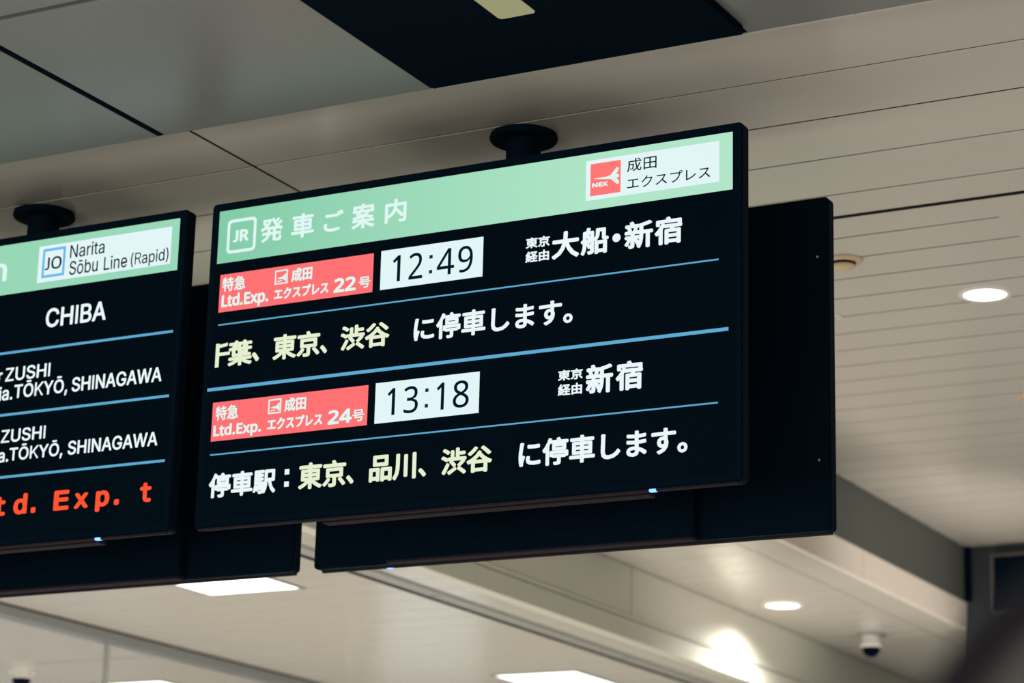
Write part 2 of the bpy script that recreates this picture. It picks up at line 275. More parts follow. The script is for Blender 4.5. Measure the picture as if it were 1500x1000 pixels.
    'sZ': (438, '42 0 42 46 273 385 289 408 306 431 323 453 341 476 348 454 317 453 285 452 254 452 223 452 40 452 40 509 397 509 397 462 169 129 152 105 134 81 116 57 97 33 90 54 121 56 152 57 183 57 214 57 399 57 399 0', '12 14 13|12 6 14|6 15 14|12 5 6|7 15 6|7 16 15|8 5 7|5 16 7|12 8 5|8 4 5|12 9 8|12 10 9|12 11 10|24 26 25|24 27 26|23 27 24|22 27 23|21 27 22'),
    'sa': (389, '160 -9 126 -5 94 5 68 22 48 45 35 73 30 108 34 138 43 161 58 179 78 193 100 203 125 211 152 216 178 220 209 224 234 227 252 230 265 235 273 243 276 255 276 257 273 279 267 297 256 311 240 322 220 329 196 331 171 329 149 322 132 313 118 301 107 288 100 274 41 291 57 322 79 346 104 364 133 375 163 382 194 384 215 383 239 379 263 372 286 360 306 343 322 320 333 290 337 251 337 0 277 0 277 52 272 52 264 38 252 25 236 12 215 1 190 -6 170 45 202 49 228 59 248 74 263 93 272 115 276 138 276 190 270 186 259 182 246 179 231 176 216 173 200 171 186 169 175 168 154 164 134 159 117 150 103 139 95 124 92 105 94 87 102 72 114 61 130 52 149 47', '39 41 40|39 42 41|38 42 39|38 43 42|37 43 38|37 44 43|36 44 37|36 45 44|35 45 36|35 27 45|27 46 45|35 28 27|26 46 27|35 29 28|25 46 26|35 30 29|34 30 35|24 46 25|24 47 46|34 31 30|23 47 24|34 32 31|22 47 23|33 32 34|22 48 47|21 48 22|20 48 21|19 48 20|19 49 48|18 49 19|17 65 18|65 49 18|16 65 17|15 65 16|14 65 15|13 65 14|12 65 13|11 65 12|10 65 11|9 65 10|9 66 65|64 49 65|9 67 66|9 68 67|8 68 9|8 69 68|8 70 69|8 71 70|8 72 71|8 73 72|8 74 73|8 75 74|7 75 8|7 76 75|7 77 76|7 78 77|63 49 64|6 78 7|6 79 78|62 49 63|5 79 6|5 80 79|61 51 62|51 49 62|5 81 80|60 51 61|4 81 5|4 82 81|4 83 82|59 52 60|52 51 60|4 84 83|59 53 52|50 49 51|58 53 59|4 58 84|4 53 58|3 53 4|3 54 53|3 55 54|2 55 3|2 56 55|1 56 2|1 57 56|0 57 1'),
    'sb': (424, '229 -8 198 -5 172 4 153 17 138 31 127 46 118 59 112 59 112 0 53 0 53 509 114 509 114 319 118 319 127 331 137 346 152 360 171 373 197 381 229 384 274 378 313 361 345 332 370 293 385 245 390 189 385 133 370 84 346 45 313 16 274 -2 220 47 253 51 279 66 301 88 316 117 325 151 328 189 325 227 316 261 301 290 280 311 253 325 220 330 188 325 161 312 140 291 125 263 116 229 113 189 116 150 125 115 140 86 162 65 188 51', '9 11 10|9 12 11|18 20 19|17 20 18|17 21 20|16 21 17|16 22 21|15 22 16|14 22 15|14 43 22|43 42 22|42 23 22|13 43 14|13 44 43|13 45 44|41 23 42|9 13 12|9 47 13|47 46 13|46 45 13|40 23 41|40 24 23|39 24 40|9 48 47|38 24 39|38 25 24|9 49 48|37 25 38|9 50 49|36 25 37|36 26 25|35 26 36|9 51 50|35 27 26|34 27 35|9 7 51|7 52 51|33 27 34|7 53 52|33 28 27|32 28 33|7 6 53|6 54 53|9 8 7|5 54 6|31 28 32|5 31 54|5 28 31|4 28 5|4 29 28|3 29 4|2 29 3|2 30 29|1 30 2|1 0 30'),
    'sd': (424, '195 -8 151 -2 111 16 79 45 55 84 39 133 34 189 39 245 55 293 79 332 112 361 151 378 196 384 228 381 253 373 272 360 287 346 298 331 306 319 311 319 311 509 372 509 372 0 313 0 313 59 307 59 298 46 287 31 272 17 252 4 227 -5 205 47 236 51 263 65 284 86 299 115 309 150 312 189 309 229 300 263 284 291 263 312 237 325 205 330 172 325 145 311 124 290 108 261 99 227 96 189 99 151 109 117 124 88 145 66 172 51', '19 21 20|19 22 21|11 13 12|11 14 13|10 14 11|10 15 14|9 15 10|9 16 15|9 17 16|8 44 9|44 43 9|43 17 9|43 18 17|42 18 43|41 18 42|8 45 44|41 19 18|41 40 19|40 39 19|39 22 19|8 46 45|7 46 8|7 47 46|38 22 39|7 48 47|6 48 7|37 22 38|6 49 48|6 50 49|36 22 37|5 50 6|5 51 50|35 22 36|4 51 5|4 52 51|34 24 35|24 22 35|4 53 52|33 24 34|3 53 4|3 54 53|32 25 33|25 24 33|32 26 25|23 22 24|3 31 54|31 26 32|3 26 31|3 27 26|2 27 3|2 28 27|2 29 28|1 29 2|1 30 29|0 30 1'),
    'se': (404, '212 -8 161 -2 117 16 82 46 56 85 40 132 34 187 39 242 55 290 81 329 115 359 157 378 205 384 236 382 266 374 294 361 319 341 341 315 357 282 368 242 371 194 371 169 75 169 75 221 338 221 310 202 307 237 298 269 283 294 263 314 237 326 205 330 173 326 146 313 125 294 109 270 99 241 96 211 96 178 100 139 110 106 128 80 151 61 179 50 212 46 234 48 254 53 271 61 285 73 297 88 306 105 365 91 353 63 335 39 311 19 283 4 249 -5', '11 13 12|11 14 13|10 14 11|10 15 14|10 16 15|9 16 10|9 31 16|31 17 16|9 32 31|30 17 31|8 32 9|29 17 30|8 33 32|29 18 17|28 18 29|8 34 33|27 18 28|8 35 34|7 35 8|27 19 18|7 36 35|26 19 27|26 24 19|24 20 19|6 23 7|23 36 7|23 37 36|25 24 26|6 22 23|37 24 23|37 20 24|38 20 37|38 21 20|5 22 6|39 21 38|5 21 22|5 39 21|5 40 39|4 40 5|4 41 40|49 51 50|49 52 51|48 52 49|3 41 4|3 42 41|47 52 48|47 53 52|3 43 42|46 53 47|45 53 46|3 44 43|44 53 45|3 53 44|2 53 3|2 54 53|2 55 54|1 55 2|1 56 55|0 56 1'),
    'sf': (253, '228 379 228 327 6 327 6 379 81 0 81 432 84 461 96 486 113 505 135 519 161 527 187 530 207 529 222 527 234 524 243 521 227 468 222 470 215 472 206 473 195 474 171 470 154 460 145 443 142 419 142 0', '10 12 11|10 13 12|9 13 10|9 14 13|9 15 14|9 16 15|8 17 9|17 16 9|7 19 8|19 18 8|18 17 8|6 20 7|20 19 7|6 21 20|6 22 21|5 22 6|5 23 22|5 24 23|4 24 5|4 25 24|2 0 3|2 1 0'),
    'si': (166, '84 443 67 446 54 455 44 468 41 483 44 499 54 512 67 521 84 524 100 521 114 512 123 499 126 483 123 468 114 455 100 446 53 0 53 379 114 379 114 0', '16 18 17|16 19 18|7 9 8|6 9 7|6 10 9|5 10 6|5 11 10|4 11 5|4 12 11|3 12 4|3 13 12|2 13 3|2 14 13|1 14 2|1 15 14|0 15 1'),
    'sn': (410, '114 227 114 0 53 0 53 379 112 379 112 287 102 287 124 332 152 362 187 379 227 384 264 380 295 369 321 349 341 321 353 285 357 240 357 0 296 0 296 235 290 275 273 304 246 323 210 329 184 326 161 317 141 303 126 283 117 257', '9 11 10|9 12 11|2 4 3|2 6 4|6 5 4|8 12 9|8 13 12|7 13 8|7 23 13|23 14 13|6 25 7|25 24 7|24 23 7|22 14 23|21 14 22|21 15 14|6 26 25|20 15 21|6 27 26|2 28 6|28 27 6|20 16 15|19 16 20|2 0 28|19 17 16|18 17 19|2 1 0'),
    'so': (415, '207 -8 159 -2 117 16 82 46 56 85 40 133 34 187 40 243 56 291 82 330 117 360 159 378 207 384 256 378 299 360 333 330 359 291 376 243 381 187 376 133 359 85 333 46 299 16 256 -2 207 46 242 51 270 66 292 89 307 117 316 151 319 187 316 224 307 258 292 287 270 310 242 325 207 330 173 325 145 310 124 287 108 258 99 224 96 187 99 151 108 117 124 89 145 66 173 51', '11 13 12|10 13 11|10 14 13|9 14 10|9 15 14|8 37 9|37 36 9|36 15 9|36 35 15|35 16 15|8 38 37|34 16 35|8 39 38|33 16 34|7 39 8|33 17 16|7 40 39|32 17 33|7 41 40|31 17 32|6 41 7|31 18 17|6 42 41|30 18 31|5 42 6|5 43 42|29 18 30|29 19 18|5 44 43|28 19 29|28 20 19|4 44 5|4 45 44|27 20 28|4 46 45|26 20 27|3 46 4|26 21 20|3 47 46|25 21 26|3 24 47|24 21 25|3 21 24|2 21 3|2 22 21|1 22 2|1 23 22|0 23 1'),
    'sp': (424, '53 -143 53 379 112 379 112 319 118 319 126 331 137 346 152 360 171 373 197 381 229 384 274 378 313 361 345 332 370 293 385 245 390 189 385 133 370 84 346 45 313 16 274 -2 229 -8 198 -5 173 4 153 17 138 31 127 46 118 59 114 59 114 -143 220 47 253 51 279 66 301 88 316 117 325 151 328 189 325 227 316 261 301 290 280 311 253 325 220 330 188 325 161 312 140 291 125 263 116 229 113 189 116 150 125 115 140 86 162 65 188 51', '9 11 10|8 11 9|0 2 1|0 3 2|8 12 11|7 12 8|7 13 12|6 13 7|5 13 6|5 43 13|43 42 13|42 14 13|4 43 5|4 44 43|4 45 44|41 14 42|0 4 3|0 48 4|48 47 4|47 46 4|46 45 4|40 14 41|40 15 14|39 15 40|38 15 39|38 16 15|0 49 48|37 16 38|0 50 49|36 16 37|36 17 16|35 17 36|0 51 50|35 18 17|34 18 35|0 29 51|29 52 51|33 18 34|29 53 52|33 19 18|32 19 33|29 28 53|28 54 53|0 30 29|27 54 28|31 19 32|27 31 54|27 19 31|26 19 27|26 20 19|25 20 26|24 20 25|24 21 20|23 21 24|23 22 21'),
    'sr': (259, '53 0 53 379 112 379 112 321 115 321 130 347 152 367 181 380 213 385 221 385 229 384 237 384 243 384 243 322 239 323 230 324 219 325 207 326 182 323 159 315 140 301 126 284 117 262 114 237 114 0', '7 9 8|7 10 9|7 11 10|7 12 11|7 13 12|6 13 7|0 2 1|0 3 2|5 13 6|4 17 5|17 16 5|16 15 5|15 14 5|14 13 5|4 18 17|4 19 18|0 4 3|0 22 4|22 21 4|21 20 4|20 19 4|0 23 22|0 24 23'),
    'st': (227, '204 379 204 327 6 327 6 379 65 471 126 471 126 98 128 76 136 61 150 53 170 50 177 50 185 51 194 52 202 54 213 2 203 -1 192 -3 180 -4 168 -4 125 2 92 21 72 52 65 93', '23 5 4|23 6 5|2 0 3|2 1 0|23 7 6|22 7 23|22 8 7|22 9 8|13 15 14|22 10 9|12 15 13|21 10 22|11 15 12|10 15 11|21 15 10|20 15 21|19 15 20|19 16 15|19 17 16|19 18 17'),
    'su': (410, '182 -5 146 -1 115 11 89 31 69 59 57 95 53 139 53 379 114 379 114 144 119 105 137 75 164 56 200 50 226 53 249 62 268 77 283 97 293 122 296 153 296 379 357 379 357 0 298 0 298 92 307 92 286 47 257 17 222 0', '6 8 7|6 9 8|19 21 20|19 22 21|18 22 19|6 10 9|5 10 6|17 25 18|25 22 18|5 11 10|16 24 17|24 25 17|4 11 5|16 26 24|26 23 24|26 22 25|15 26 16|4 12 11|14 26 15|3 12 4|3 13 12|13 26 14|3 26 13|3 27 26|23 22 26|2 27 3|2 28 27|1 28 2|1 0 28'),
    'sv': (389, '163 0 17 379 84 379 165 155 177 121 187 87 196 53 206 21 184 21 194 53 203 87 213 121 224 155 305 379 371 379 226 0', '0 2 1|0 3 2|12 14 13|12 15 14|0 4 3|11 15 12|0 5 4|10 15 11|0 9 5|9 6 5|9 6 10|6 15 10|0 8 9|7 15 6|0 7 8|0 15 7'),
    'sŌ': (533, '362 636 362 587 172 587 172 636 267 -7 205 1 150 25 105 63 70 115 48 179 40 254 48 329 70 393 105 445 150 484 205 508 267 516 329 508 384 484 429 445 464 393 486 329 493 254 486 179 464 115 429 63 384 25 329 1 267 53 310 59 349 76 383 105 408 144 425 194 430 254 425 314 408 365 383 404 349 433 310 450 267 456 223 450 184 433 151 404 125 364 109 314 103 254 109 194 125 144 151 105 184 76 223 59', '15 17 16|14 17 15|14 18 17|13 18 14|13 40 18|40 19 18|13 41 40|39 19 40|38 19 39|13 42 41|12 42 13|38 20 19|37 20 38|12 43 42|36 20 37|12 44 43|11 44 12|36 21 20|35 21 36|11 45 44|10 45 11|35 22 21|34 22 35|10 46 45|9 46 10|9 47 46|33 22 34|33 23 22|9 48 47|32 23 33|8 48 9|32 24 23|8 49 48|31 24 32|7 49 8|31 25 24|7 50 49|30 25 31|7 51 50|29 25 30|29 26 25|6 51 7|6 28 51|28 26 29|6 26 28|5 26 6|5 27 26|5 4 27|2 0 3|2 1 0'),
    'sō': (415, '302 506 302 458 113 458 113 506 207 -8 159 -2 117 16 82 46 56 85 40 133 34 187 40 243 56 291 82 330 117 360 159 378 207 384 256 378 299 360 333 330 359 291 376 243 381 187 376 133 359 85 333 46 299 16 256 -2 207 46 242 51 270 66 292 89 307 117 316 151 319 187 316 224 307 258 292 287 270 310 242 325 207 330 173 325 145 310 124 287 108 258 99 224 96 187 99 151 108 117 124 89 145 66 173 51', '15 17 16|14 17 15|14 18 17|13 18 14|13 19 18|12 41 13|41 40 13|40 19 13|40 39 19|39 20 19|12 42 41|38 20 39|12 43 42|37 20 38|11 43 12|37 21 20|11 44 43|36 21 37|11 45 44|35 21 36|10 45 11|35 22 21|10 46 45|34 22 35|9 46 10|9 47 46|33 22 34|33 23 22|9 48 47|32 23 33|32 24 23|8 48 9|8 49 48|31 24 32|8 50 49|30 24 31|7 50 8|30 25 24|7 51 50|29 25 30|7 28 51|28 25 29|7 25 28|6 25 7|6 26 25|5 26 6|5 27 26|4 27 5|2 0 3|2 1 0'),
    'h.': (215, '58 43 61 69 72 85 88 94 107 97 126 94 142 85 153 69 157 43 153 18 142 2 126 -8 107 -11 88 -8 72 2 61 18', '3 5 4|2 5 3|2 6 5|1 6 2|1 7 6|0 7 1|0 8 7|15 8 0|15 9 8|14 9 15|14 10 9|13 10 14|13 11 10|12 11 13'),
    'h0': (458, '419 287 417 221 409 163 395 112 376 70 349 37 316 12 276 -3 229 -8 170 1 122 27 86 70 60 129 44 201 39 287 44 373 58 446 83 504 119 547 167 573 229 581 287 573 335 547 372 504 399 446 414 373 110 287 113 215 121 156 137 111 159 78 190 59 229 52 268 59 298 78 320 110 336 156 345 215 348 287 345 359 336 417 320 463 298 495 268 515 229 521 190 515 159 495 137 463 121 417 113 359', '19 21 20|18 21 19|18 22 21|17 22 18|17 44 22|44 23 22|17 45 44|43 23 44|17 46 45|42 23 43|16 46 17|42 24 23|16 47 46|41 24 42|16 48 47|40 24 41|15 48 16|40 25 24|15 49 48|39 25 40|14 49 15|39 0 25|14 26 49|38 0 39|13 26 14|13 27 26|37 0 38|37 1 0|37 2 1|13 28 27|36 2 37|12 28 13|36 3 2|12 29 28|35 3 36|11 29 12|35 4 3|11 30 29|34 4 35|11 31 30|33 4 34|10 31 11|33 5 4|10 32 31|32 5 33|10 5 32|10 6 5|9 6 10|9 7 6|8 7 9'),
    'h2': (458, '417 0 38 0 38 59 188 210 228 251 261 287 287 320 306 353 318 387 322 424 315 466 294 496 261 514 221 520 181 517 147 506 115 489 83 466 45 513 68 531 94 548 122 561 153 572 186 578 221 581 270 576 313 562 347 540 372 510 388 472 394 428 389 385 375 344 353 305 324 267 288 227 247 185 128 67 128 64 417 64', '23 25 24|22 25 23|22 26 25|21 26 22|21 27 26|20 27 21|19 27 20|19 28 27|18 13 19|13 28 19|18 14 13|12 28 13|18 15 14|11 28 12|17 16 18|16 15 18|11 29 28|10 29 11|10 30 29|9 30 10|9 31 30|8 31 9|7 31 8|7 32 31|6 32 7|6 33 32|5 33 6|5 34 33|4 34 5|4 35 34|3 35 4|3 36 35|2 36 3|2 37 36|2 38 37|2 39 38|2 0 39|1 0 2'),
    'h3': (458, '395 439 392 403 381 372 363 347 340 326 310 311 277 302 277 298 337 283 379 255 405 214 413 163 407 116 390 74 360 40 318 14 263 -3 193 -8 150 -6 110 -1 72 8 36 23 36 89 74 73 114 61 155 54 194 51 260 59 305 81 331 117 339 164 335 197 320 223 297 242 265 255 226 263 179 265 123 265 123 326 180 326 223 329 259 339 286 356 307 377 319 404 323 434 316 471 295 498 262 516 219 521 190 520 164 515 140 508 117 498 96 487 75 473 39 521 73 544 115 563 163 576 218 581 296 571 352 540 384 495', '59 61 60|58 61 59|58 62 61|57 62 58|56 62 57|56 49 62|49 48 62|48 63 62|55 54 56|54 53 56|53 52 56|52 51 56|51 50 56|50 49 56|47 63 48|46 63 47|46 0 63|45 0 46|45 1 0|44 1 45|43 1 44|43 2 1|42 2 43|42 3 2|41 3 42|41 4 3|40 4 41|39 4 40|39 5 4|37 39 38|37 5 39|37 6 5|37 7 6|37 8 7|37 36 8|36 9 8|35 9 36|34 9 35|33 9 34|33 10 9|32 10 33|31 10 32|31 11 10|30 11 31|29 11 30|29 12 11|28 12 29|28 13 12|21 23 22|27 13 28|27 14 13|21 24 23|21 25 24|26 14 27|21 26 25|21 14 26|21 15 14|20 15 21|20 16 15|19 16 20|18 16 19|18 17 16'),
    'h4': (458, '443 130 359 130 359 0 291 0 291 130 17 130 17 190 286 576 359 576 359 193 443 193 291 374 291 394 291 412 292 429 293 444 293 459 294 474 294 487 295 500 292 500 285 485 276 468 266 451 257 438 86 193 291 193', '6 20 7|20 8 7|20 19 8|19 9 8|6 21 20|18 9 19|17 9 18|6 22 21|16 9 17|6 23 22|15 9 16|6 24 23|14 9 15|6 25 24|13 9 14|12 9 13|11 9 12|26 9 11|6 26 25|6 9 26|6 10 9|6 0 10|5 0 6|4 0 5|3 1 4|1 0 4|3 2 1'),
    'h8': (458, '229 581 276 577 318 565 352 546 378 519 395 485 400 443 396 411 385 383 368 359 346 338 320 319 291 303 325 285 355 265 381 242 401 216 414 185 419 148 413 104 395 65 367 34 330 11 284 -3 231 -8 174 -3 126 10 89 33 61 63 45 101 39 146 43 183 56 214 75 241 99 264 128 283 158 299 131 316 107 336 87 358 71 383 61 411 58 444 63 485 80 518 107 545 141 565 182 577 108 145 116 107 138 76 176 55 229 48 281 55 319 76 342 108 350 148 346 174 335 197 317 217 293 235 264 251 229 265 217 270 184 254 157 237 136 219 121 197 111 173 228 524 188 518 155 502 134 476 127 441 130 414 141 391 157 373 179 357 204 344 232 330 258 343 282 357 302 373 317 392 327 414 330 441 323 476 302 502 270 518', '47 1 0|47 2 1|46 2 47|46 3 2|45 3 46|45 4 3|44 69 45|69 4 45|44 70 69|88 4 69|88 5 4|43 70 44|43 71 70|87 5 88|43 72 71|86 5 87|42 72 43|86 6 5|42 73 72|85 6 86|41 73 42|85 7 6|41 74 73|84 7 85|83 7 84|41 75 74|40 75 41|83 8 7|82 8 83|40 76 75|82 9 8|39 76 40|39 77 76|81 9 82|81 10 9|38 77 39|38 78 77|80 10 81|38 79 78|79 10 80|79 11 10|37 79 38|37 11 79|37 12 11|36 12 37|36 13 12|35 13 36|35 14 13|34 63 35|63 14 35|34 64 63|62 14 63|61 14 62|61 15 14|33 64 34|33 65 64|60 15 61|60 16 15|32 65 33|32 66 65|59 16 60|32 67 66|58 16 59|58 17 16|31 67 32|31 68 67|57 17 58|57 18 17|30 68 31|56 18 57|30 48 68|56 19 18|55 19 56|29 48 30|29 49 48|54 19 55|29 50 49|54 20 19|28 50 29|28 51 50|53 20 54|53 21 20|27 51 28|27 52 51|52 21 53|27 21 52|27 22 21|26 22 27|26 23 22|25 23 26|25 24 23'),
    'h9': (458, '417 328 415 279 410 231 401 183 387 139 366 99 340 63 306 33 265 11 214 -3 154 -8 137 -8 117 -6 97 -4 82 0 82 60 97 56 115 53 134 50 152 50 204 54 245 68 278 90 303 118 322 153 334 192 342 235 346 281 341 281 327 263 310 247 290 233 266 223 237 216 204 214 158 219 118 235 85 260 61 294 45 336 40 387 46 443 63 491 90 529 127 557 171 575 223 581 262 577 299 565 332 545 361 518 384 483 402 439 413 388 223 521 178 513 142 488 118 447 110 388 117 339 137 301 171 277 220 269 256 273 286 285 311 303 330 325 342 349 346 374 344 400 338 426 328 451 315 474 298 493 277 508 252 518', '45 47 46|45 48 47|44 48 45|44 49 48|43 49 44|43 50 49|42 55 43|55 54 43|54 50 43|75 50 54|74 50 75|74 51 50|42 56 55|73 51 74|72 51 73|41 56 42|41 57 56|72 52 51|71 52 72|70 52 71|41 58 57|40 58 41|70 53 52|69 53 70|68 53 69|40 59 58|68 0 53|39 59 40|67 0 68|66 0 67|39 60 59|38 60 39|66 1 0|65 1 66|64 1 65|38 61 60|37 61 38|63 28 64|28 27 64|27 1 64|63 29 28|26 1 27|26 2 1|37 62 61|62 29 63|37 29 62|37 30 29|36 30 37|36 31 30|25 2 26|35 31 36|35 32 31|25 3 2|35 33 32|34 33 35|24 3 25|24 4 3|23 4 24|23 5 4|22 5 23|22 6 5|21 6 22|20 6 21|20 7 6|14 16 15|14 17 16|19 7 20|14 18 17|14 19 18|14 7 19|14 8 7|14 9 8|13 9 14|13 10 9|12 10 13|11 10 12'),
    'hE': (446, '398 0 78 0 78 573 398 573 398 509 150 509 150 330 383 330 383 268 150 268 150 63 398 63', '1 5 2|5 3 2|5 4 3|1 6 5|1 9 6|9 7 6|9 8 7|1 10 9|1 11 10|1 0 11'),
    'hJ': (219, '-3 -152 -21 -152 -37 -150 -51 -146 -63 -142 -63 -81 -49 -84 -35 -87 -20 -88 -5 -89 15 -87 33 -81 50 -70 63 -53 71 -29 74 3 74 573 146 573 146 9 141 -42 128 -82 105 -113 75 -135 39 -148', '15 17 16|15 18 17|15 19 18|14 19 15|13 19 14|13 20 19|12 20 13|11 20 12|4 6 5|10 20 11|10 21 20|4 7 6|4 8 7|9 21 10|4 9 8|4 21 9|4 22 21|4 23 22|3 23 4|2 23 3|2 0 23|1 0 2'),
    'hL': (420, '78 0 78 573 150 573 150 64 400 64 400 0', '0 2 1|0 3 2|0 4 3|0 5 4'),
    'hN': (609, '532 0 447 0 141 476 138 476 139 455 141 432 142 406 143 378 144 349 144 320 144 0 78 0 78 573 161 573 467 99 470 99 469 115 468 137 467 164 466 193 465 223 464 249 464 573 532 573', '11 3 12|3 13 12|3 2 13|2 14 13|21 23 22|21 0 23|11 4 3|1 14 2|11 5 4|11 6 5|11 7 6|11 8 7|11 9 8|11 10 9|20 0 21|19 0 20|18 0 19|17 0 18|16 0 17|15 0 16|1 15 14|1 0 15'),
    'hO': (626, '577 287 573 224 561 166 540 116 510 73 473 38 428 13 375 -3 314 -8 251 -3 196 13 151 39 114 73 85 116 65 167 53 224 49 288 56 370 78 442 114 500 166 545 232 572 314 581 393 572 459 545 510 501 547 442 570 370 125 287 130 220 145 163 171 117 207 83 255 62 314 55 373 62 420 83 456 117 481 163 496 220 501 287 490 384 456 457 398 503 314 518 255 511 207 490 171 457 145 411 130 354', '21 23 22|21 24 23|20 24 21|20 25 24|19 44 20|44 25 20|19 45 44|43 25 44|19 46 45|42 25 43|42 26 25|18 46 19|18 47 46|18 48 47|41 26 42|41 27 26|17 48 18|17 49 48|40 27 41|16 49 17|40 0 27|16 28 49|15 28 16|15 29 28|39 0 40|39 1 0|14 29 15|39 2 1|14 30 29|38 2 39|13 30 14|38 3 2|13 31 30|37 3 38|36 3 37|13 32 31|12 32 13|36 4 3|12 33 32|35 4 36|11 33 12|35 5 4|11 34 33|34 5 35|11 5 34|10 5 11|10 6 5|9 6 10|9 7 6|8 7 9'),
    'hR': (498, '236 573 301 568 353 555 393 532 422 500 439 460 444 410 440 368 427 334 408 306 385 285 358 269 330 257 487 0 403 0 264 237 150 237 150 0 78 0 78 573 232 510 150 510 150 298 236 298 296 304 338 325 362 359 370 407 366 440 355 467 336 486 310 500 275 507', '18 21 19|21 0 19|21 1 0|21 2 1|21 3 2|21 20 3|20 4 3|18 22 21|32 4 20|31 4 32|31 5 4|30 5 31|29 5 30|28 5 29|28 6 5|27 6 28|27 7 6|26 7 27|26 8 7|25 8 26|25 9 8|24 9 25|24 10 9|23 10 24|18 16 22|16 23 22|16 10 23|16 11 10|16 12 11|16 15 12|15 13 12|18 17 16|14 13 15'),
    'hX': (470, '467 0 385 0 233 249 79 0 3 0 193 298 15 573 95 573 236 348 377 573 453 573 276 300', '5 7 6|5 8 7|8 10 9|8 11 10|5 11 8|5 0 11|4 2 5|2 0 5|4 3 2|1 0 2'),
    'hd': (493, '221 -8 148 6 92 48 56 117 44 214 56 311 93 381 149 424 221 438 253 436 280 429 303 420 323 407 340 391 354 374 359 374 358 387 356 405 355 424 354 438 354 609 425 609 425 0 368 0 358 58 354 58 340 40 323 24 303 11 279 1 252 -6 232 51 290 60 328 88 348 135 355 200 355 213 349 284 329 336 291 369 231 379 181 368 146 334 124 281 117 213 124 144 146 93 181 61', '19 21 20|19 22 21|7 9 8|18 22 19|7 10 9|7 11 10|6 11 7|17 22 18|6 12 11|6 13 12|16 22 17|6 40 13|40 14 13|15 22 16|5 41 6|41 40 6|39 14 40|39 15 14|39 38 15|38 37 15|37 22 15|5 42 41|5 43 42|4 43 5|36 22 37|4 44 43|3 44 4|35 22 36|3 45 44|34 22 35|3 46 45|33 22 34|2 46 3|2 47 46|32 24 33|24 22 33|2 31 47|31 25 32|25 24 32|31 26 25|23 22 24|2 26 31|1 26 2|1 27 26|1 28 27|1 29 28|0 29 1|0 30 29'),
    'hp': (493, '273 438 344 424 401 383 437 313 449 216 444 148 427 93 401 49 365 17 322 -2 272 -8 241 -6 213 1 190 11 170 24 153 38 139 55 134 55 136 39 137 20 138 1 139 -16 139 -192 68 -192 68 430 126 430 136 371 139 371 153 389 170 405 189 419 213 429 240 436 260 379 221 374 190 362 167 342 152 313 142 275 139 229 139 216 142 167 150 126 165 93 188 70 220 55 261 51 297 56 326 72 348 98 364 131 373 171 376 217 369 283 348 334 311 367', '32 1 0|31 1 32|23 25 24|23 26 25|30 1 31|30 2 1|29 2 30|28 2 29|27 33 28|33 2 28|33 55 2|55 3 2|27 34 33|27 35 34|23 27 26|23 38 27|38 37 27|37 36 27|36 35 27|54 3 55|53 3 54|53 4 3|52 4 53|23 39 38|23 40 39|51 4 52|23 41 40|51 5 4|50 5 51|23 42 41|50 6 5|49 6 50|23 17 42|17 43 42|48 6 49|17 44 43|48 7 6|47 7 48|17 45 44|46 7 47|17 16 45|16 46 45|23 18 17|15 46 16|15 7 46|15 8 7|23 19 18|14 8 15|13 8 14|23 20 19|13 9 8|12 9 13|11 9 12|23 21 20|11 10 9|23 22 21'),
    'ht': (289, '212 50 228 50 245 53 260 55 272 59 272 5 258 0 240 -4 219 -7 200 -8 167 -5 138 4 112 20 91 44 78 79 74 125 74 375 13 375 13 409 75 437 103 528 144 528 144 430 269 430 269 375 144 375 144 127 149 93 163 69 185 54', '19 21 20|19 22 21|18 22 19|18 23 22|18 24 23|17 24 18|16 24 17|15 25 16|25 24 16|15 26 25|15 27 26|14 27 15|14 28 27|13 28 14|13 29 28|3 5 4|2 5 3|13 0 29|1 5 2|0 5 1|13 5 0|12 5 13|11 5 12|11 6 5|10 6 11|10 7 6|10 8 7|9 8 10'),
    'hx': (424, '170 220 22 430 102 430 213 268 322 430 402 430 253 220 410 0 330 0 213 172 94 0 14 0', '0 2 1|0 3 2|3 5 4|3 6 5|0 6 3|11 6 0|11 9 6|9 7 6|11 10 9|8 7 9'),
    'm.': (429, '170 106 258 106 258 0 170 0', '3 1 0|3 2 1'),
    'mE': (429, '69 520 377 520 377 461 139 461 139 307 367 307 367 248 139 248 139 59 384 59 384 0 69 0', '11 3 0|3 1 0|3 2 1|11 4 3|11 7 4|7 5 4|7 6 5|11 8 7|11 9 8|11 10 9'),
    'mL': (429, '75 520 146 520 146 59 397 59 397 0 75 0', '5 1 0|5 2 1|5 3 2|5 4 3'),
    'md': (429, '299 340 299 542 363 542 363 0 299 0 299 49 280 24 256 5 227 -6 195 -10 131 4 83 45 53 110 43 196 53 281 84 345 132 386 195 399 228 396 257 384 281 366 110 195 116 129 134 82 163 54 204 44 245 54 275 83 293 130 299 195 293 260 275 307 245 336 204 345 163 336 134 307 116 260', '0 2 1|0 3 2|16 18 17|16 19 18|15 19 16|15 20 19|15 33 20|33 0 20|14 34 15|34 33 15|32 0 33|32 31 0|31 30 0|30 3 0|14 35 34|14 36 35|13 36 14|13 21 36|29 3 30|12 21 13|12 22 21|28 3 29|27 3 28|12 23 22|11 23 12|26 5 27|5 3 27|11 24 23|25 5 26|11 25 24|25 6 5|4 3 5|10 25 11|10 6 25|10 7 6|10 8 7|9 8 10'),
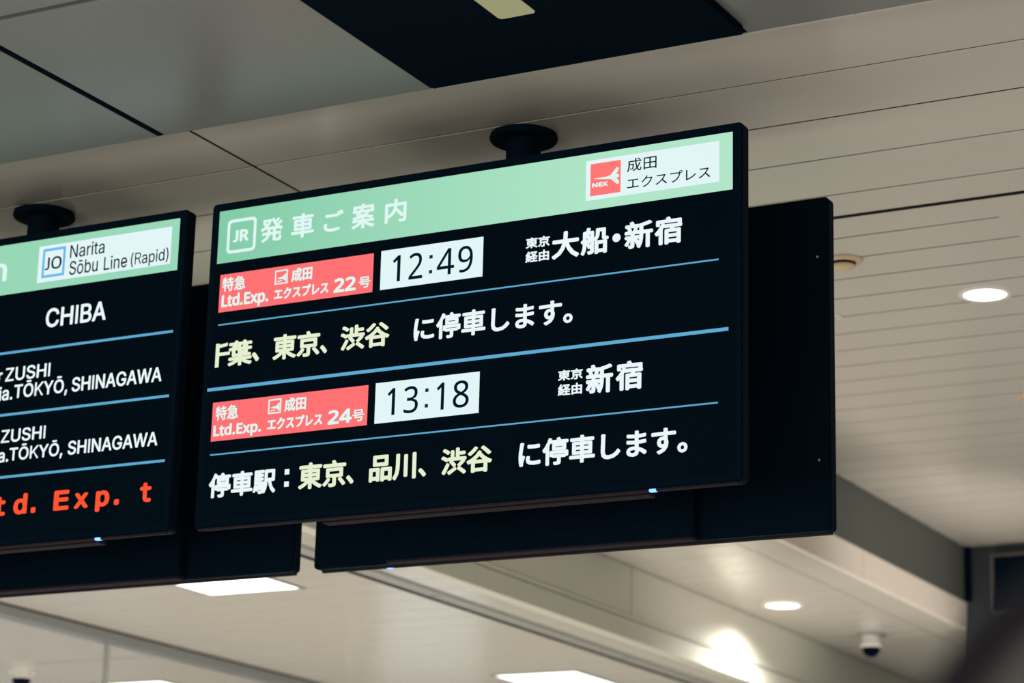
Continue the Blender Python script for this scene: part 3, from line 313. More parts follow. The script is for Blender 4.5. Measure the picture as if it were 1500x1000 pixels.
    'mp': (429, '131 49 131 -148 66 -148 66 390 131 390 131 340 149 366 173 384 202 396 235 399 298 386 346 345 376 280 386 193 376 108 345 44 298 3 235 -10 201 -6 173 5 149 24 319 195 313 260 295 307 266 336 225 345 184 336 155 307 137 260 131 195 137 130 155 83 184 54 225 44 266 54 295 82 313 129', '8 10 9|7 10 8|2 4 3|2 5 4|7 11 10|6 11 7|5 25 6|25 11 6|5 26 25|24 11 25|24 12 11|2 28 5|28 27 5|27 26 5|23 12 24|22 12 23|22 13 12|21 13 22|2 29 28|2 30 29|36 13 21|36 14 13|2 0 30|0 31 30|35 14 36|35 15 14|0 32 31|34 15 35|0 33 32|33 15 34|2 1 0|20 33 0|20 15 33|20 16 15|19 16 20|18 16 19|18 17 16'),
    'mt': (429, '214 501 214 390 359 390 359 340 214 340 214 128 218 92 230 68 253 55 287 51 359 51 359 0 281 0 220 7 179 29 157 68 150 128 150 340 46 340 46 390 150 390 150 501', '20 0 21|20 1 0|18 20 19|18 1 20|18 2 1|18 3 2|17 3 18|16 4 17|4 3 17|16 5 4|15 5 16|15 6 5|15 7 6|14 7 15|14 8 7|14 9 8|14 10 9|14 11 10|13 11 14|12 11 13'),
    'mx': (429, '389 390 250 203 403 0 329 0 214 156 101 0 26 0 180 203 40 390 111 390 214 249 317 390', '7 9 8|7 10 9|10 0 11|10 1 0|7 1 10|6 1 7|6 4 1|4 2 1|6 5 4|3 2 4'),
}
TEXT = [
    ('m', 'header', 'JR', -4.215, -4.158, 3.9328, 3.9711, 0.035, 'white', 'box', 'h'),
    ('m', 'header', '発', -4.1155, -4.0357, 3.918, 3.993, 0.024, 'white', 'box', 'c'),
    ('m', 'header', '車', -4.0057, -3.9256, 3.9164, 3.9928, 0.024, 'white', 'box', 'c'),
    ('m', 'header', 'ご', -3.8913, -3.8232, 3.9214, 3.9868, 0.024, 'white', 'box', 'c'),
    ('m', 'header', '案', -3.794, -3.715, 3.9169, 3.9945, 0.024, 'white', 'box', 'c'),
    ('m', 'header', '内', -3.6807, -3.6074, 3.9201, 3.9937, 0.024, 'white', 'box', 'c'),
    ('m', 'badge', '成田', -2.896, -2.805, 3.966, 4.0049, 0.006, 'dark', 'box', 'c'),
    ('m', 'badge', 'エクスプレス', -2.8953, -2.6428, 3.9154, 3.9496, 0.006, 'dark', 'box', 'c'),
    ('m', 'badge', 'NEX', -3.0036, -2.9546, 3.9354, 3.9489, 0.05, 'white', 'box', 'h'),
    ('m', 'label1', '特急', -4.2438, -4.1598, 3.7796, 3.8249, 0.022, 'white', 'box', 'c'),
    ('m', 'label1', 'Ltd.Exp.', -4.2435, -4.0753, 3.7201, 3.7717, 0.028, 'white', 'box', 'h'),
    ('m', 'label1', '成田', -3.997, -3.9236, 3.7811, 3.8232, 0.03, 'white', 'box', 'c'),
    ('m', 'label1', 'エクスプレス', -4.0554, -3.8639, 3.732, 3.7682, 0.035, 'white', 'box', 'c'),
    ('m', 'label1', '22', -3.8465, -3.77, 3.7292, 3.7731, 0.03, 'white', 'box', 'h'),
    ('m', 'label1', '号', -3.7615, -3.721, 3.7323, 3.767, 0.022, 'white', 'box', 'c'),
    ('m', 'label2', '特急', -4.2415, -4.1606, 3.38, 3.4247, 0.022, 'white', 'box', 'c'),
    ('m', 'label2', 'Ltd.Exp.', -4.2459, -4.0766, 3.3228, 3.3684, 0.028, 'white', 'box', 'h'),
    ('m', 'label2', '成田', -3.999, -3.9234, 3.3845, 3.4258, 0.03, 'white', 'box', 'c'),
    ('m', 'label2', 'エクスプレス', -4.0554, -3.8643, 3.3337, 3.37, 0.035, 'white', 'box', 'c'),
    ('m', 'label2', '24', -3.8465, -3.7646, 3.3311, 3.3739, 0.03, 'white', 'box', 'h'),
    ('m', 'label2', '号', -3.763, -3.7231, 3.3318, 3.3674, 0.022, 'white', 'box', 'c'),
    ('m', 'time1', '1', -3.6469, -3.6207, 3.7387, 3.8176, 0.003, 'dark', 'box', 'h'),
    ('m', 'time1', '2', -3.5922, -3.5461, 3.7387, 3.8176, 0.003, 'dark', 'box', 'h'),
    ('m', 'time1', '4', -3.4985, -3.4412, 3.7387, 3.8176, 0.003, 'dark', 'box', 'h'),
    ('m', 'time1', '9', -3.4291, -3.3808, 3.7387, 3.8176, 0.003, 'dark', 'box', 'h'),
    ('m', 'time2', '1', -3.6468, -3.6219, 3.3398, 3.4191, 0.003, 'dark', 'box', 'h'),
    ('m', 'time2', '3', -3.5925, -3.5453, 3.3398, 3.4191, 0.003, 'dark', 'box', 'h'),
    ('m', 'time2', '1', -3.485, -3.4605, 3.3398, 3.4191, 0.003, 'dark', 'box', 'h'),
    ('m', 'time2', '8', -3.4318, -3.3802, 3.3398, 3.4191, 0.003, 'dark', 'box', 'h'),
    ('m', 'screen', '東京', -3.211, -3.1346, 3.7828, 3.815, 0.03, 'white', 'box', 'c'),
    ('m', 'screen', '経由', -3.2108, -3.1358, 3.7413, 3.7743, 0.03, 'white', 'box', 'c'),
    ('m', 'screen', '大', -3.1278, -3.0411, 3.7395, 3.8196, 0.03, 'white', 'box', 'c'),
    ('m', 'screen', '船', -3.0368, -2.9499, 3.7395, 3.8196, 0.03, 'white', 'box', 'c'),
    ('m', 'screen', '新', -2.9016, -2.8142, 3.7395, 3.8196, 0.03, 'white', 'box', 'c'),
    ('m', 'screen', '宿', -2.81, -2.7265, 3.7395, 3.8196, 0.03, 'white', 'box', 'c'),
    ('m', 'screen', '東京', -3.1, -3.0233, 3.3854, 3.4161, 0.03, 'white', 'box', 'c'),
    ('m', 'screen', '経由', -3.0995, -3.0246, 3.3427, 3.3756, 0.03, 'white', 'box', 'c'),
    ('m', 'screen', '新', -3.0136, -2.9304, 3.3384, 3.4214, 0.03, 'white', 'box', 'c'),
    ('m', 'screen', '宿', -2.9229, -2.8407, 3.3384, 3.4214, 0.03, 'white', 'box', 'c'),
    ('m', 'screen', '葉', -4.2094, -4.1226, 3.5432, 3.6218, 0.03, 'yellow', 'box', 'c'),
    ('m', 'screen', '、', -4.1239, -4.0972, 3.5494, 3.5793, 0.03, 'yellow', 'box', 'c'),
    ('m', 'screen', '東京', -4.0502, -3.8859, 3.5451, 3.6231, 0.03, 'yellow', 'box', 'c'),
    ('m', 'screen', '、', -3.8847, -3.8598, 3.5481, 3.5747, 0.03, 'yellow', 'box', 'c'),
    ('m', 'screen', '渋谷', -3.8156, -3.6491, 3.5482, 3.6235, 0.03, 'yellow', 'box', 'c'),
    ('m', 'screen', 'に停車します。', -3.5685, -3.0576, 3.5479, 3.6247, 0.026, 'white', 'box', 'c'),
    ('m', 'screen', '停車駅', -4.2517, -4.016, 3.1454, 3.22, 0.03, 'white', 'box', 'c'),
    ('m', 'screen', '東京', -3.9383, -3.7772, 3.1459, 3.2252, 0.03, 'yellow', 'box', 'c'),
    ('m', 'screen', '、', -3.7759, -3.7499, 3.1497, 3.1763, 0.03, 'yellow', 'box', 'c'),
    ('m', 'screen', '品川', -3.6994, -3.5444, 3.1476, 3.2256, 0.03, 'yellow', 'box', 'c'),
    ('m', 'screen', '、', -3.5376, -3.511, 3.1507, 3.1768, 0.03, 'yellow', 'box', 'c'),
    ('m', 'screen', '渋谷', -3.4636, -3.3002, 3.1482, 3.2255, 0.03, 'yellow', 'box', 'c'),
    ('m', 'screen', 'に停車します。', -3.2172, -2.7065, 3.1481, 3.2268, 0.028, 'white', 'box', 'c'),
    ('l', 'header', 'n', -5.149, -5.0799, 3.9182, 3.9977, 0.01, 'white', 'cap', 's'),
    ('l', 'badge', 'JO', -4.9271, -4.8624, 3.9333, 3.9754, 0.012, 'dark', 'box', 'h'),
    ('l', 'badge', 'Narita', -4.8314, -4.6975, 3.9618, 4.0044, 0.004, 'dark', 'cap', 's'),
    ('l', 'badge', 'Sōbu', -4.8297, -4.7192, 3.9056, 3.9504, 0.004, 'dark', 'cap', 's'),
    ('l', 'badge', 'Line', -4.6956, -4.6066, 3.9052, 3.9479, 0.004, 'dark', 'cap', 's'),
    ('l', 'badge', '(Rapid)', -4.5929, -4.4506, 3.9086, 3.9465, 0.004, 'dark', 'cap', 's'),
    ('l', 'screen', 'CHIBA', -4.9088, -4.6748, 3.7434, 3.8047, 0.014, 'white', 'cap', 's'),
    ('l', 'screen', 'for', -5.1347, -5.0638, 3.5823, 3.626, 0.014, 'white', 'cap', 's'),
    ('l', 'screen', 'ZUSHI', -5.0521, -4.8759, 3.5837, 3.6274, 0.014, 'white', 'cap', 's'),
    ('l', 'screen', 'via.', -5.1041, -5.0174, 3.5231, 3.5677, 0.014, 'white', 'cap', 's'),
    ('l', 'screen', 'TŌKYŌ,', -5.0122, -4.8035, 3.5255, 3.5694, 0.014, 'white', 'cap', 's'),
    ('l', 'screen', 'SHINAGAWA', -4.7872, -4.4481, 3.5242, 3.5696, 0.014, 'white', 'cap', 's'),
    ('l', 'screen', 'for', -5.1305, -5.06, 3.3848, 3.4246, 0.014, 'white', 'cap', 's'),
    ('l', 'screen', 'ZUSHI', -5.0493, -4.876, 3.3854, 3.4268, 0.014, 'white', 'cap', 's'),
    ('l', 'screen', 'via.', -5.0998, -5.0137, 3.3235, 3.3661, 0.014, 'white', 'cap', 's'),
    ('l', 'screen', 'TŌKYŌ,', -5.0112, -4.8039, 3.3255, 3.3666, 0.014, 'white', 'cap', 's'),
    ('l', 'screen', 'SHINAGAWA', -4.7847, -4.4481, 3.3248, 3.368, 0.014, 'white', 'cap', 's'),
    ('l', 'screen', 'L', -5.1448, -5.0829, 3.1531, 3.2153, 0.028, 'red_led', 'cap', 'm'),
    ('l', 'screen', 't', -5.0548, -5.0107, 3.1531, 3.2153, 0.028, 'red_led', 'cap', 'm'),
    ('l', 'screen', 'd', -4.9789, -4.926, 3.1531, 3.2153, 0.028, 'red_led', 'cap', 'm'),
    ('l', 'screen', '.', -4.9102, -4.8918, 3.1531, 3.2153, 0.028, 'red_led', 'cap', 'm'),
    ('l', 'screen', 'E', -4.8239, -4.7652, 3.1531, 3.2153, 0.028, 'red_led', 'cap', 'm'),
    ('l', 'screen', 'x', -4.7461, -4.6921, 3.1531, 3.2153, 0.028, 'red_led', 'cap', 'm'),
    ('l', 'screen', 'p', -4.665, -4.613, 3.1531, 3.2153, 0.028, 'red_led', 'cap', 'm'),
    ('l', 'screen', '.', -4.5953, -4.5765, 3.1531, 3.2153, 0.028, 'red_led', 'cap', 'm'),
    ('l', 'screen', 't', -4.501, -4.4595, 3.1531, 3.2153, 0.028, 'red_led', 'cap', 'm'),
]

# ------------------------------------------------------------------ the setting: stepped ceilings, fascias, walls
H0 = 1.6
def plank_mesh(length, width, th=0.018, c=0.0008, name='plank', m='plank_beige'):
    """board lying along X from 0 to length, Y from 0 to width, its lower face at z=0"""
    prof = [(0, th), (0, c), (c, 0), (width - c, 0), (width, c), (width, th)]
    bm = bmesh.new()
    a = [bm.verts.new((0, y, z)) for y, z in prof]; b = [bm.verts.new((length, y, z)) for y, z in prof]
    bm.faces.new(a); bm.faces.new(b[::-1])
    for k in range(6): bm.faces.new((a[k], a[(k + 1) % 6], b[(k + 1) % 6], b[k]))
    bmesh.ops.recalc_face_normals(bm, faces=bm.faces)
    me = bpy.data.meshes.new(name); bm.to_mesh(me); bm.free(); me.materials.append(MATS[m])
    return me
def put(me, name, parent, loc):
    o = bpy.data.objects.new(name, me); COL.objects.link(o); o.parent = parent
    o.location = Vector(loc) - origin(parent)
    return o

# ceiling B: wide boards above the displays
ZB = 2.68 + H0
cB = struct('ceiling', box(-9.0, 1.5, 5.80, 7.50, ZB + 0.0025, ZB + 0.10), 'void_dark', (-3, 6.5, ZB))
rows = [5.775, 6.262, 6.603, 6.933, 7.262, 7.468]
for k, (y0, y1) in enumerate(zip(rows, rows[1:])):
    g0 = 0.008 if k == 2 else 0.0045; gp = g0
    for x0, x1 in ((-9.0, -4.341), (-4.329, 1.5)):
        put(plank_mesh(x1 - x0, y1 - y0 - gp - 0.0045, 0.022), 'plank', cB, (x0, y0 + gp, ZB))
# ceiling A: big grey square tiles, a little lower, nearer the camera
ZA = 2.617 + H0
cA = struct('ceiling', box(-9.0, 2.4, 1.0, 5.77, ZA + 0.045, ZA + 0.12), 'void_dark', (-3, 4, ZA))
PX = 0.944; X0 = -4.335; YE = 5.772; PY = 0.933
TY = PY - 0.024
tile = plank_mesh(PX - 0.028, TY, 0.04, 0.001, 'tile', 'tile_grey')
for i in range(-4, 7):
    for j in range(1, 6):
        put(tile, 'tile', cA, (X0 + i * PX + 0.014, YE - (j - 1) * PY - TY, ZA))
    obj('seam_shade_fill', box(X0 + i * PX - 0.0138, X0 + i * PX + 0.0138, 1.1, YE, ZA + 0.002, ZA + 0.04), 'unit_black', cA)  # black filler standing in for the shade inside the open seam
for x0, x1 in ((-3.38, -2.135), (-2.13, 1.5)):   # pale edge trim closing the tile field
    obj('edge_trim', box(x0, x1, YE - 0.004, YE + 0.003, ZA - 0.001, ZA + 0.05), 'panel_beige', cA)
for j in range(1, 6):
    obj('seam_strip', box(X0 - 4 * PX, X0 + 7 * PX, YE - j * PY + 0.0005, YE - j * PY + 0.0235, ZA + 0.004, ZA + 0.03), 'seam_grey', cA)
# ceiling C: narrow boards on the right, behind the displays
ZC = 2.683 + H0
cC = struct('ceiling', box(-4.22, 1.5, 7.50, 13.0, ZC + 0.0025, ZC + 0.10), 'void_dark', (-3, 10, ZC))
ys = [7.475 + 0.2225 * k for k in range(25)]
for k, y0 in enumerate(ys):
    y1 = min(y0 + 0.2225, 13.0)
    if y1 - y0 < 0.03: continue
    if k == 0:      # first board is cut askew, leaving a dark tapering slot
        me = plank_mesh(1.86, 0.2225 - 0.010); yo = 0.005
        for v in me.vertices:
            t = 1 - v.co.x / 1.86
            if v.co.y < 0.01: v.co.y += 0.075 * t
    else:
        if k == 1: pm = plank_mesh(1.86, 0.2225 - 0.010)
        me = pm if k < 24 else plank_mesh(1.86, y1 - y0 - 0.010)
    put(me, 'plank', cC, (-4.215, y0 + 0.005, ZC))
for x0, x1 in ((-2.3545, -0.9), (-0.899, 1.5)):
    put(plank_mesh(x1 - x0, 5.52, 0.022), 'border_panel', cC, (x0, 7.475, ZC))
# ceiling D: lower bay between the two fascias
ZD = 2.235 + H0
cD = struct('ceiling', box(-5.12, -4.24, 7.5, 17.0, ZD + 0.002, ZD + 0.10), 'void_dark', (-4.7, 12, ZD))
for y0 in (7.5, 9.5, 11.5, 13.5, 15.5):
    put(plank_mesh(0.19, (2.0 if y0 < 15 else 1.5) - 0.003, 0.022), 'border_panel', cD, (-4.432, y0, ZD))
pm = plank_mesh(0.68, 0.2225 - 0.007, 0.018, 0.0006)
for k in range(42): put(pm, 'plank', cD, (-5.119, 7.5 + 0.2225 * k, ZD))
# ceiling E: lowest, boarded, with light panels
ZE = 1.90 + H0
cE = struct('ceiling', box(-12.5, -5.13, 7.45, 17.0, ZE + 0.002, ZE + 0.10), 'void_dark', (-8, 12, ZE))
pa = plank_mesh(7.40 - 5.514, 0.2225 - 0.007, 0.018, 0.0006); pb = plank_mesh(5.365 - 5.125, 0.2225 - 0.007, 0.018, 0.0006)
pc = plank_mesh(5.0, 1.484, 0.018, 0.0006)
for k in range(42):
    y = 7.5 + 0.2225 * k
    put(pa, 'plank', cE, (-7.40, y, ZE)); put(pb, 'plank', cE, (-5.365, y, ZE))
for k in range(6): put(pc, 'plank', cE, (-12.5, 10.493 + 1.5 * (k - 2), ZE))
# metal channel with a dark slot running away from the camera
tr = struct('trim_1', box(-5.475, -5.368, 7.5, 17.0, ZE - 0.003, ZE + 0.02, bev=0.001), 'metal_grey', (-5.4, 12, ZE))
for k in range(5):
    y0 = 7.5 + 1.9 * k
    obj('slot_liner', box(-5.458, -5.385, y0, y0 + 1.86, ZE - 0.006, ZE - 0.003), 'channel_grey', tr)
obj('slot', box(-5.512, -5.476, 7.5, 17.0, ZE - 0.002, ZE + 0.02), 'void_dark', tr)

# riser between the near ceiling and the low bays (behind the displays)
struct('wall_back', box(-12.5, -4.22, 7.47, 7.495, ZE, ZC + 0.02), 'fascia_beige', (-8, 7.48, ZE))
# fascia 1: dark beam face, pale strip below, facing +X
f1 = struct('wall_left', box(-4.30, -4.222, 7.5, 13.3, 2.38 + H0, ZC + 0.02), 'beam_grey', (-4.26, 10, 2.38 + H0))
for y0, y1 in ((7.5, 9.45), (9.455, 11.41), (11.415, 13.32)):
    obj('fascia_panel', box(-4.30, -4.216, y0, y1, 2.236 + H0, 2.381 + H0, bev=0.0006), 'fascia_pale', f1)
# fascia 2: beige panels facing +X, down to the lowest ceiling
f2 = struct('wall_left', box(-5.20, -5.128, 7.5, 17.0, 1.90 + H0, ZD + 0.02), 'void_dark', (-5.16, 10, 1.9 + H0))
for y0, y1 in ((7.5, 10.708), (10.718, 13.90), (13.91, 17.0)):
    obj('fascia_panel', box(-5.19, -5.12, y0, y1, 2.004 + H0, ZD - 0.001, bev=0.002), 'fascia_beige', f2)
obj('fascia_lip', box(-5.19, -5.112, 7.5, 17.0, 1.984 + H0, 2.0 + H0, bev=0.002), 'fascia_beige', f2)
obj('fascia_lower_strip', box(-5.19, -5.122, 7.5, 17.0, 1.885 + H0, 1.980 + H0, bev=0.002), 'fascia_beige', f2)
# end wall on the right, far wall, floor
wr = struct('wall_far', box(-4.22, 2.0, 13.0, 13.15, 0, ZC + 0.02), 'wall_slate', (-1, 13, 0))
obj('corner_post', box(-4.215, -4.185, 12.97, 13.0, 2.385 + H0, ZC - 0.002), 'case_black', wr)
struct('wall_far', box(-12.5, -4.22, 17.0, 17.15, 0, ZD + 0.1), 'fascia_beige', (-8, 17, 0))
struct('floor', box(-14, 6, -3, 18, -0.1, 0.0), 'floor_stone', (0, 5, 0))
# glazed partition on the left, its head rail under the lowest ceiling
win = struct('window_1', box(-7.47, -7.40, 7.5, 17.0, 1.842 + H0, 1.893 + H0, bev=0.003), 'metal_grey', (-7.43, 12, 1.84 + H0))
obj('shadow_gasket', box(-7.46, -7.405, 7.5, 17.0, 1.893 + H0, ZE + 0.0), 'void_dark', win)
obj('sill_rail', box(-7.47, -7.40, 7.5, 17.0, 0.0, 0.08), 'metal_grey', win)
for y in (7.52, 9.72, 11.92, 14.12, 16.32):
    obj('mullion', box(-7.440, -7.415, y - 0.008, y + 0.012, 0.08, 1.842 + H0, bev=0.002), 'mullion_grey', win)
for y0, y1 in ((7.535, 9.710), (9.735, 11.910), (11.935, 14.110), (14.135, 16.310)):
    obj('pane', box(-7.436, -7.430, y0, y1, 0.08, 1.842 + H0), 'clear_glass', win)

# ------------------------------------------------------------------ departure displays
LZ0 = 1.452 + H0
def display(label, cx, yf, rot):
    """built facing -Y around (cx, yf); turned about Z afterwards"""
    t = thing('departure_display', label, 'display', (cx, yf, LZ0), 'departure displays hung in back to back pairs')
    W, Hh = 0.875, 1.013
    z0, z1 = LZ0, LZ0 + Hh
    X = lambda v: cx + v
    Y = lambda v: yf + v
    bm = prism_xz(rrect(X(-W), X(W), z0 + 0.006, z1, 0.014), Y(0), Y(0.045))
    ed = [e for e in bm.edges if abs(e.verts[0].co.y - e.verts[1].co.y) < 1e-6]
    bmesh.ops.bevel(bm, geom=ed, offset=0.004, segments=2, affect='EDGES')
    obj('case', bm, 'case_black', t)
    obj('rear_housing', box(X(-0.46), X(0.585), Y(0.045), Y(0.088), z0 + 0.008, z1 - 0.10, bev=0.003), 'case_black', t)
    obj('housing_underside', box(X(-0.458), X(0.583), Y(0.047), Y(0.086), z0 + 0.001, z0 + 0.008, bev=0.001), 'trim_black', t)
    for a, b in ((-W + 0.012, -0.001), (0.001, W - 0.012)):
        obj('bottom_trim', box(X(a), X(b), Y(0.0005), Y(0.013), z0, z0 + 0.0065, bev=0.001), 'trim_black', t)
    scr = obj('screen', box(X(-0.852), X(0.852), Y(-0.0006), Y(0.002), z0 + 0.028, z1 - 0.018), 'screen_black', t)
    for sx in (-0.84, 0.84):
        for sz in (0.213, 0.828):
            s = bmesh.new(); bmesh.ops.create_cone(s, cap_ends=True, segments=12, radius1=0.004, radius2=0.003, depth=0.003)
            bmesh.ops.rotate(s, verts=s.verts, matrix=Matrix.Rotation(math.pi / 2, 3, 'X'))
            bmesh.ops.translate(s, verts=s.verts, vec=(X(sx), Y(0.0462), z0 + sz))
            obj('screw', s, 'metal_bright', t)
    return t, scr
def power_light(t, cx, yf):
    obj('power_light', box(cx + 0.604, cx + 0.624, yf - 0.002, yf + 0.012, LZ0 - 0.001, LZ0 + 0.006, bev=0.001), 'led_blue', t)
def header(t, cx, yf, x0=-0.857, x1=0.835):
    o = obj('header_band', box(cx - 0.846, cx + 0.846, yf - 0.0012, yf - 0.0004, 2.272 + H0, 2.4385 + H0), 'header_green', t)
    return o
def divider(scr, x0, x1, z, th, yf, name='divider_line'):
    obj(name, box(x0, x1, yf - 0.0014, yf - 0.0006, z - th / 2, z + th / 2), 'line_blue', scr)
def flat(name, x0, x1, z0, z1, yf, d0, d1, m, parent):
    return obj(name, box(x0, x1, yf - d1, yf - d0, z0, z1), m, parent)

YF = 6.0
CM = -3.423
main, scr = display('large departure display showing 12:49 and 13:18 trains in Japanese', CM, YF, 0)
power_light(main, CM, YF)
hd = header(main, CM, YF)
bd = flat('line_badge', -3.0238, -2.6168, 3.8997, 4.0179, YF, 0.0012, 0.0018, 'panel_white', main)
flat('logo_square', -3.0095, -2.9157, 3.9114, 4.0064, YF, 0.0018, 0.0022, 'logo_red', bd)
PL = [(-2.9984, 3.9622), (-2.9783, 3.9627), (-2.957, 3.9628), (-2.9465, 3.966), (-2.9361, 3.9776), (-2.9269, 3.987), (-2.9216, 3.9838), (-2.9223, 3.9758), (-2.9291, 3.9677), (-2.9205, 3.9642), (-2.9205, 3.9572), (-2.9281, 3.9545), (-2.9205, 3.9464), (-2.9205, 3.9372), (-2.9262, 3.9364), (-2.9377, 3.9471), (-2.9463, 3.954), (-2.9782, 3.9583), (-2.9983, 3.9612)]
obj('aeroplane_mark', prism_xz(PL, YF - 0.0026, YF - 0.0022), 'header_white', bd)
l1 = flat('train_label', -4.2533, -3.7134, 3.7168, 3.835, YF, 0.0008, 0.0014, 'label_red', main)
l2 = flat('train_label', -4.2536, -3.7134, 3.3184, 3.437, YF, 0.0008, 0.0014, 'label_red', main)
for lb, dz in ((l1, 0.0), (l2, -0.3967)):
    obj('logo_frame', ring_xz(rrect(-4.0553, -4.0099, 3.7795 + dz, 3.824 + dz, 0.001, 1), rrect(-4.0508, -4.0144, 3.784 + dz, 3.8195 + dz, 0.001, 1), YF - 0.002, YF - 0.0014), 'header_white', lb)
    P2 = [(-4.046, 3.7990), (-4.0342, 3.8016), (-4.0264, 3.8035), (-4.0174, 3.8119), (-4.0150, 3.8102), (-4.0166, 3.8010), (-4.0150, 3.7981), (-4.0160, 3.7940), (-4.0150, 3.7888), (-4.0180, 3.7880), (-4.0264, 3.7945), (-4.0434, 3.7966)]
    obj('aeroplane_mark', prism_xz([(x, z + dz) for x, z in P2], YF - 0.002, YF - 0.0014), 'header_white', lb)
    obj('aeroplane_trail', prism_xz([(-4.0465, 3.7905 + dz), (-4.030, 3.7922 + dz), (-4.030, 3.7888 + dz), (-4.0465, 3.7871 + dz)], YF - 0.002, YF - 0.0014), 'header_white', lb)
t1 = flat('time_panel', -3.6876, -3.3483, 3.7194, 3.838, YF, 0.0008, 0.0014, 'panel_white', main)
t2 = flat('time_panel', -3.6883, -3.3478, 3.3196, 3.4393, YF, 0.0008, 0.0014, 'panel_white', main)
obj('railway_mark_frame', ring_xz(rrect(-4.2369, -4.1322, 3.899, 4.0063, 0.014), rrect(-4.2275, -4.1416, 3.9084, 3.9969, 0.008), YF - 0.0018, YF - 0.0012), 'header_white', hd)
divider(scr, -4.251, -2.618, 2.0775 + H0, 0.0042, YF)
divider(scr, -4.277, -2.589, 1.8785 + H0, 0.0098, YF)
divider(scr, -4.253, -2.619, 1.6775 + H0, 0.0042, YF)
dc = bmesh.new(); bmesh.ops.create_circle(dc, cap_ends=True, segments=24, radius=0.0125)
bmesh.ops.rotate(dc, verts=dc.verts, matrix=Matrix.Rotation(math.pi / 2, 3, 'X'))
bmesh.ops.translate(dc, verts=dc.verts, vec=(-2.926, YF - 0.0012, 3.779))
obj('separator_dot', dc, 'white', scr)
cut = bmesh.new()     # first character, half scrolled off the screen edge
for q in (((-4.2545, 3.6190), (-4.2415, 3.6190), (-4.2415, 3.5455), (-4.2545, 3.5455)), ((-4.2545, 3.6130), (-4.2125, 3.6190), (-4.2125, 3.6090), (-4.2545, 3.6030)), ((-4.2545, 3.5905), (-4.2035, 3.5905), (-4.2035, 3.5805), (-4.2545, 3.5805))):
    prism_xz(q, YF - 0.0016, YF - 0.0008, cut)
obj('lettering', cut, 'yellow', scr)

CL = -5.262
left, lscr = display('departure display in English, cut off by left picture edge, with CHIBA and red LED text', CL, YF, 0)
power_light(left, CL, YF)
lhd = header(left, CL, YF); lhd.data.materials[0] = MATS['header_green_dim']
lbd = flat('line_badge', -4.9556, -4.4441, 3.8953, 4.0152, YF, 0.0012, 0.0018, 'panel_white', left)
obj('line_code_frame', ring_xz(rrect(-4.939, -4.8498, 3.9088, 4.0045, 0.001, 1), rrect(-4.9305, -4.8583, 3.9173, 3.996, 0.001, 1), YF - 0.0022, YF - 0.0018), 'logo_blue', lbd)
for z in (2.0775, 1.8755, 1.6755): divider(lscr, -6.09, -4.417, z + H0, 0.0078, YF)

PARENTS = {('m', 'header'): hd, ('m', 'badge'): bd, ('m', 'label1'): l1, ('m', 'label2'): l2, ('m', 'time1'): t1, ('m', 'time2'): t2, ('m', 'screen'): scr,
           ('l', 'header'): lhd, ('l', 'badge'): lbd, ('l', 'screen'): lscr}
for d, p, text, x0, x1, z0, z1, bold, col, mode, style in TEXT:
    dy = {'header': 0.0018, 'badge': 0.0024, 'label1': 0.002, 'label2': 0.002, 'time1': 0.002, 'time2': 0.002, 'screen': 0.0012}[p]
    if text == 'NEX': dy = 0.0028
    c = 'header_white' if (p in ('header', 'label1', 'label2') or text == 'NEX') else col
    lettering('digit' if p in ('time1', 'time2') else 'lettering', text, x0, x1, z0, z1, YF - dy, bold, c, PARENTS[(d, p)], mode, style)

for x, z, h, m, p in ((-3.5190, 3.7993, 0.0052, 'dark', t1), (-3.5190, 3.7540, 0.0052, 'dark', t1), (-3.5175, 3.4019, 0.0052, 'dark', t2), (-3.5175, 3.3562, 0.0052, 'dark', t2),
                      (-3.9780, 3.2035, 0.0078, 'white', scr), (-3.9780, 3.1671, 0.0078, 'white', scr)):
    obj('colon_dot', box(x - h, x + h, YF - 0.0020, YF - 0.0014, z - h, z + h), m, p)

# the two displays facing the other way, behind
YR = 6.725
for cx, lab in ((-3.437, 'rear of the black display back to back with the 12:49 departure display'),
                (-5.264, 'rear of the black display behind the English departure display, above a light panel')):
    t, s = display(lab, cx, YR, math.pi)
    power_light(t, cx, YR)
    header(t, cx, YR)
    for z in (2.0775, 1.8755, 1.6755): divider(s, cx - 0.83, cx + 0.83, z + H0, 0.0078, YR)
    t.rotation_euler = (0, 0, math.pi)

# ceiling poles carrying each pair
for cx, lab in ((-3.42, 'black ceiling pole with round flange above the 12:49 departure display'),
                (-5.245, 'black ceiling pole with round flange above the English display at left')):
    t = thing('mounting_pole', lab, 'pole', (cx, 6.36, ZB), 'poles holding the display pairs')
    obj('pole', lathe([(0, ZB - 1.0), (0.047, ZB - 1.0), (0.047, ZB)], cx, 6.36), 'case_black', t, smooth=False)
    obj('collar', lathe([(0.047, ZB - 0.11), (0.052, ZB - 0.10), (0.054, ZB - 0.03), (0.054, ZB - 0.018)], cx, 6.36), 'case_black', t, smooth=True)
    obj('flange', lathe([(0.0, ZB - 0.022), (0.10, ZB - 0.022), (0.104, ZB - 0.016), (0.104, ZB - 0.010), (0, ZB - 0.010)], cx, 6.36, 48), 'case_black', t)
    obj('flange_rim', lathe([(0.0, ZB - 0.010), (0.101, ZB - 0.010), (0.101, ZB - 0.001), (0, ZB - 0.001)], cx, 6.36, 48), 'case_black', t)
    obj('light_block_box', box(cx - 0.46, cx + 0.46, 6.14, 6.585, ZB - 1.08, ZB - 0.225, bev=0.004), 'case_black', t)  # unseen box, added to block light between the paired displays
    for z in (ZB - 0.40, ZB - 0.90):
        obj('bracket', box(cx - 0.03, cx + 0.03, 6.0885, 6.6365, z, z + 0.06, bev=0.003), 'case_black', t)

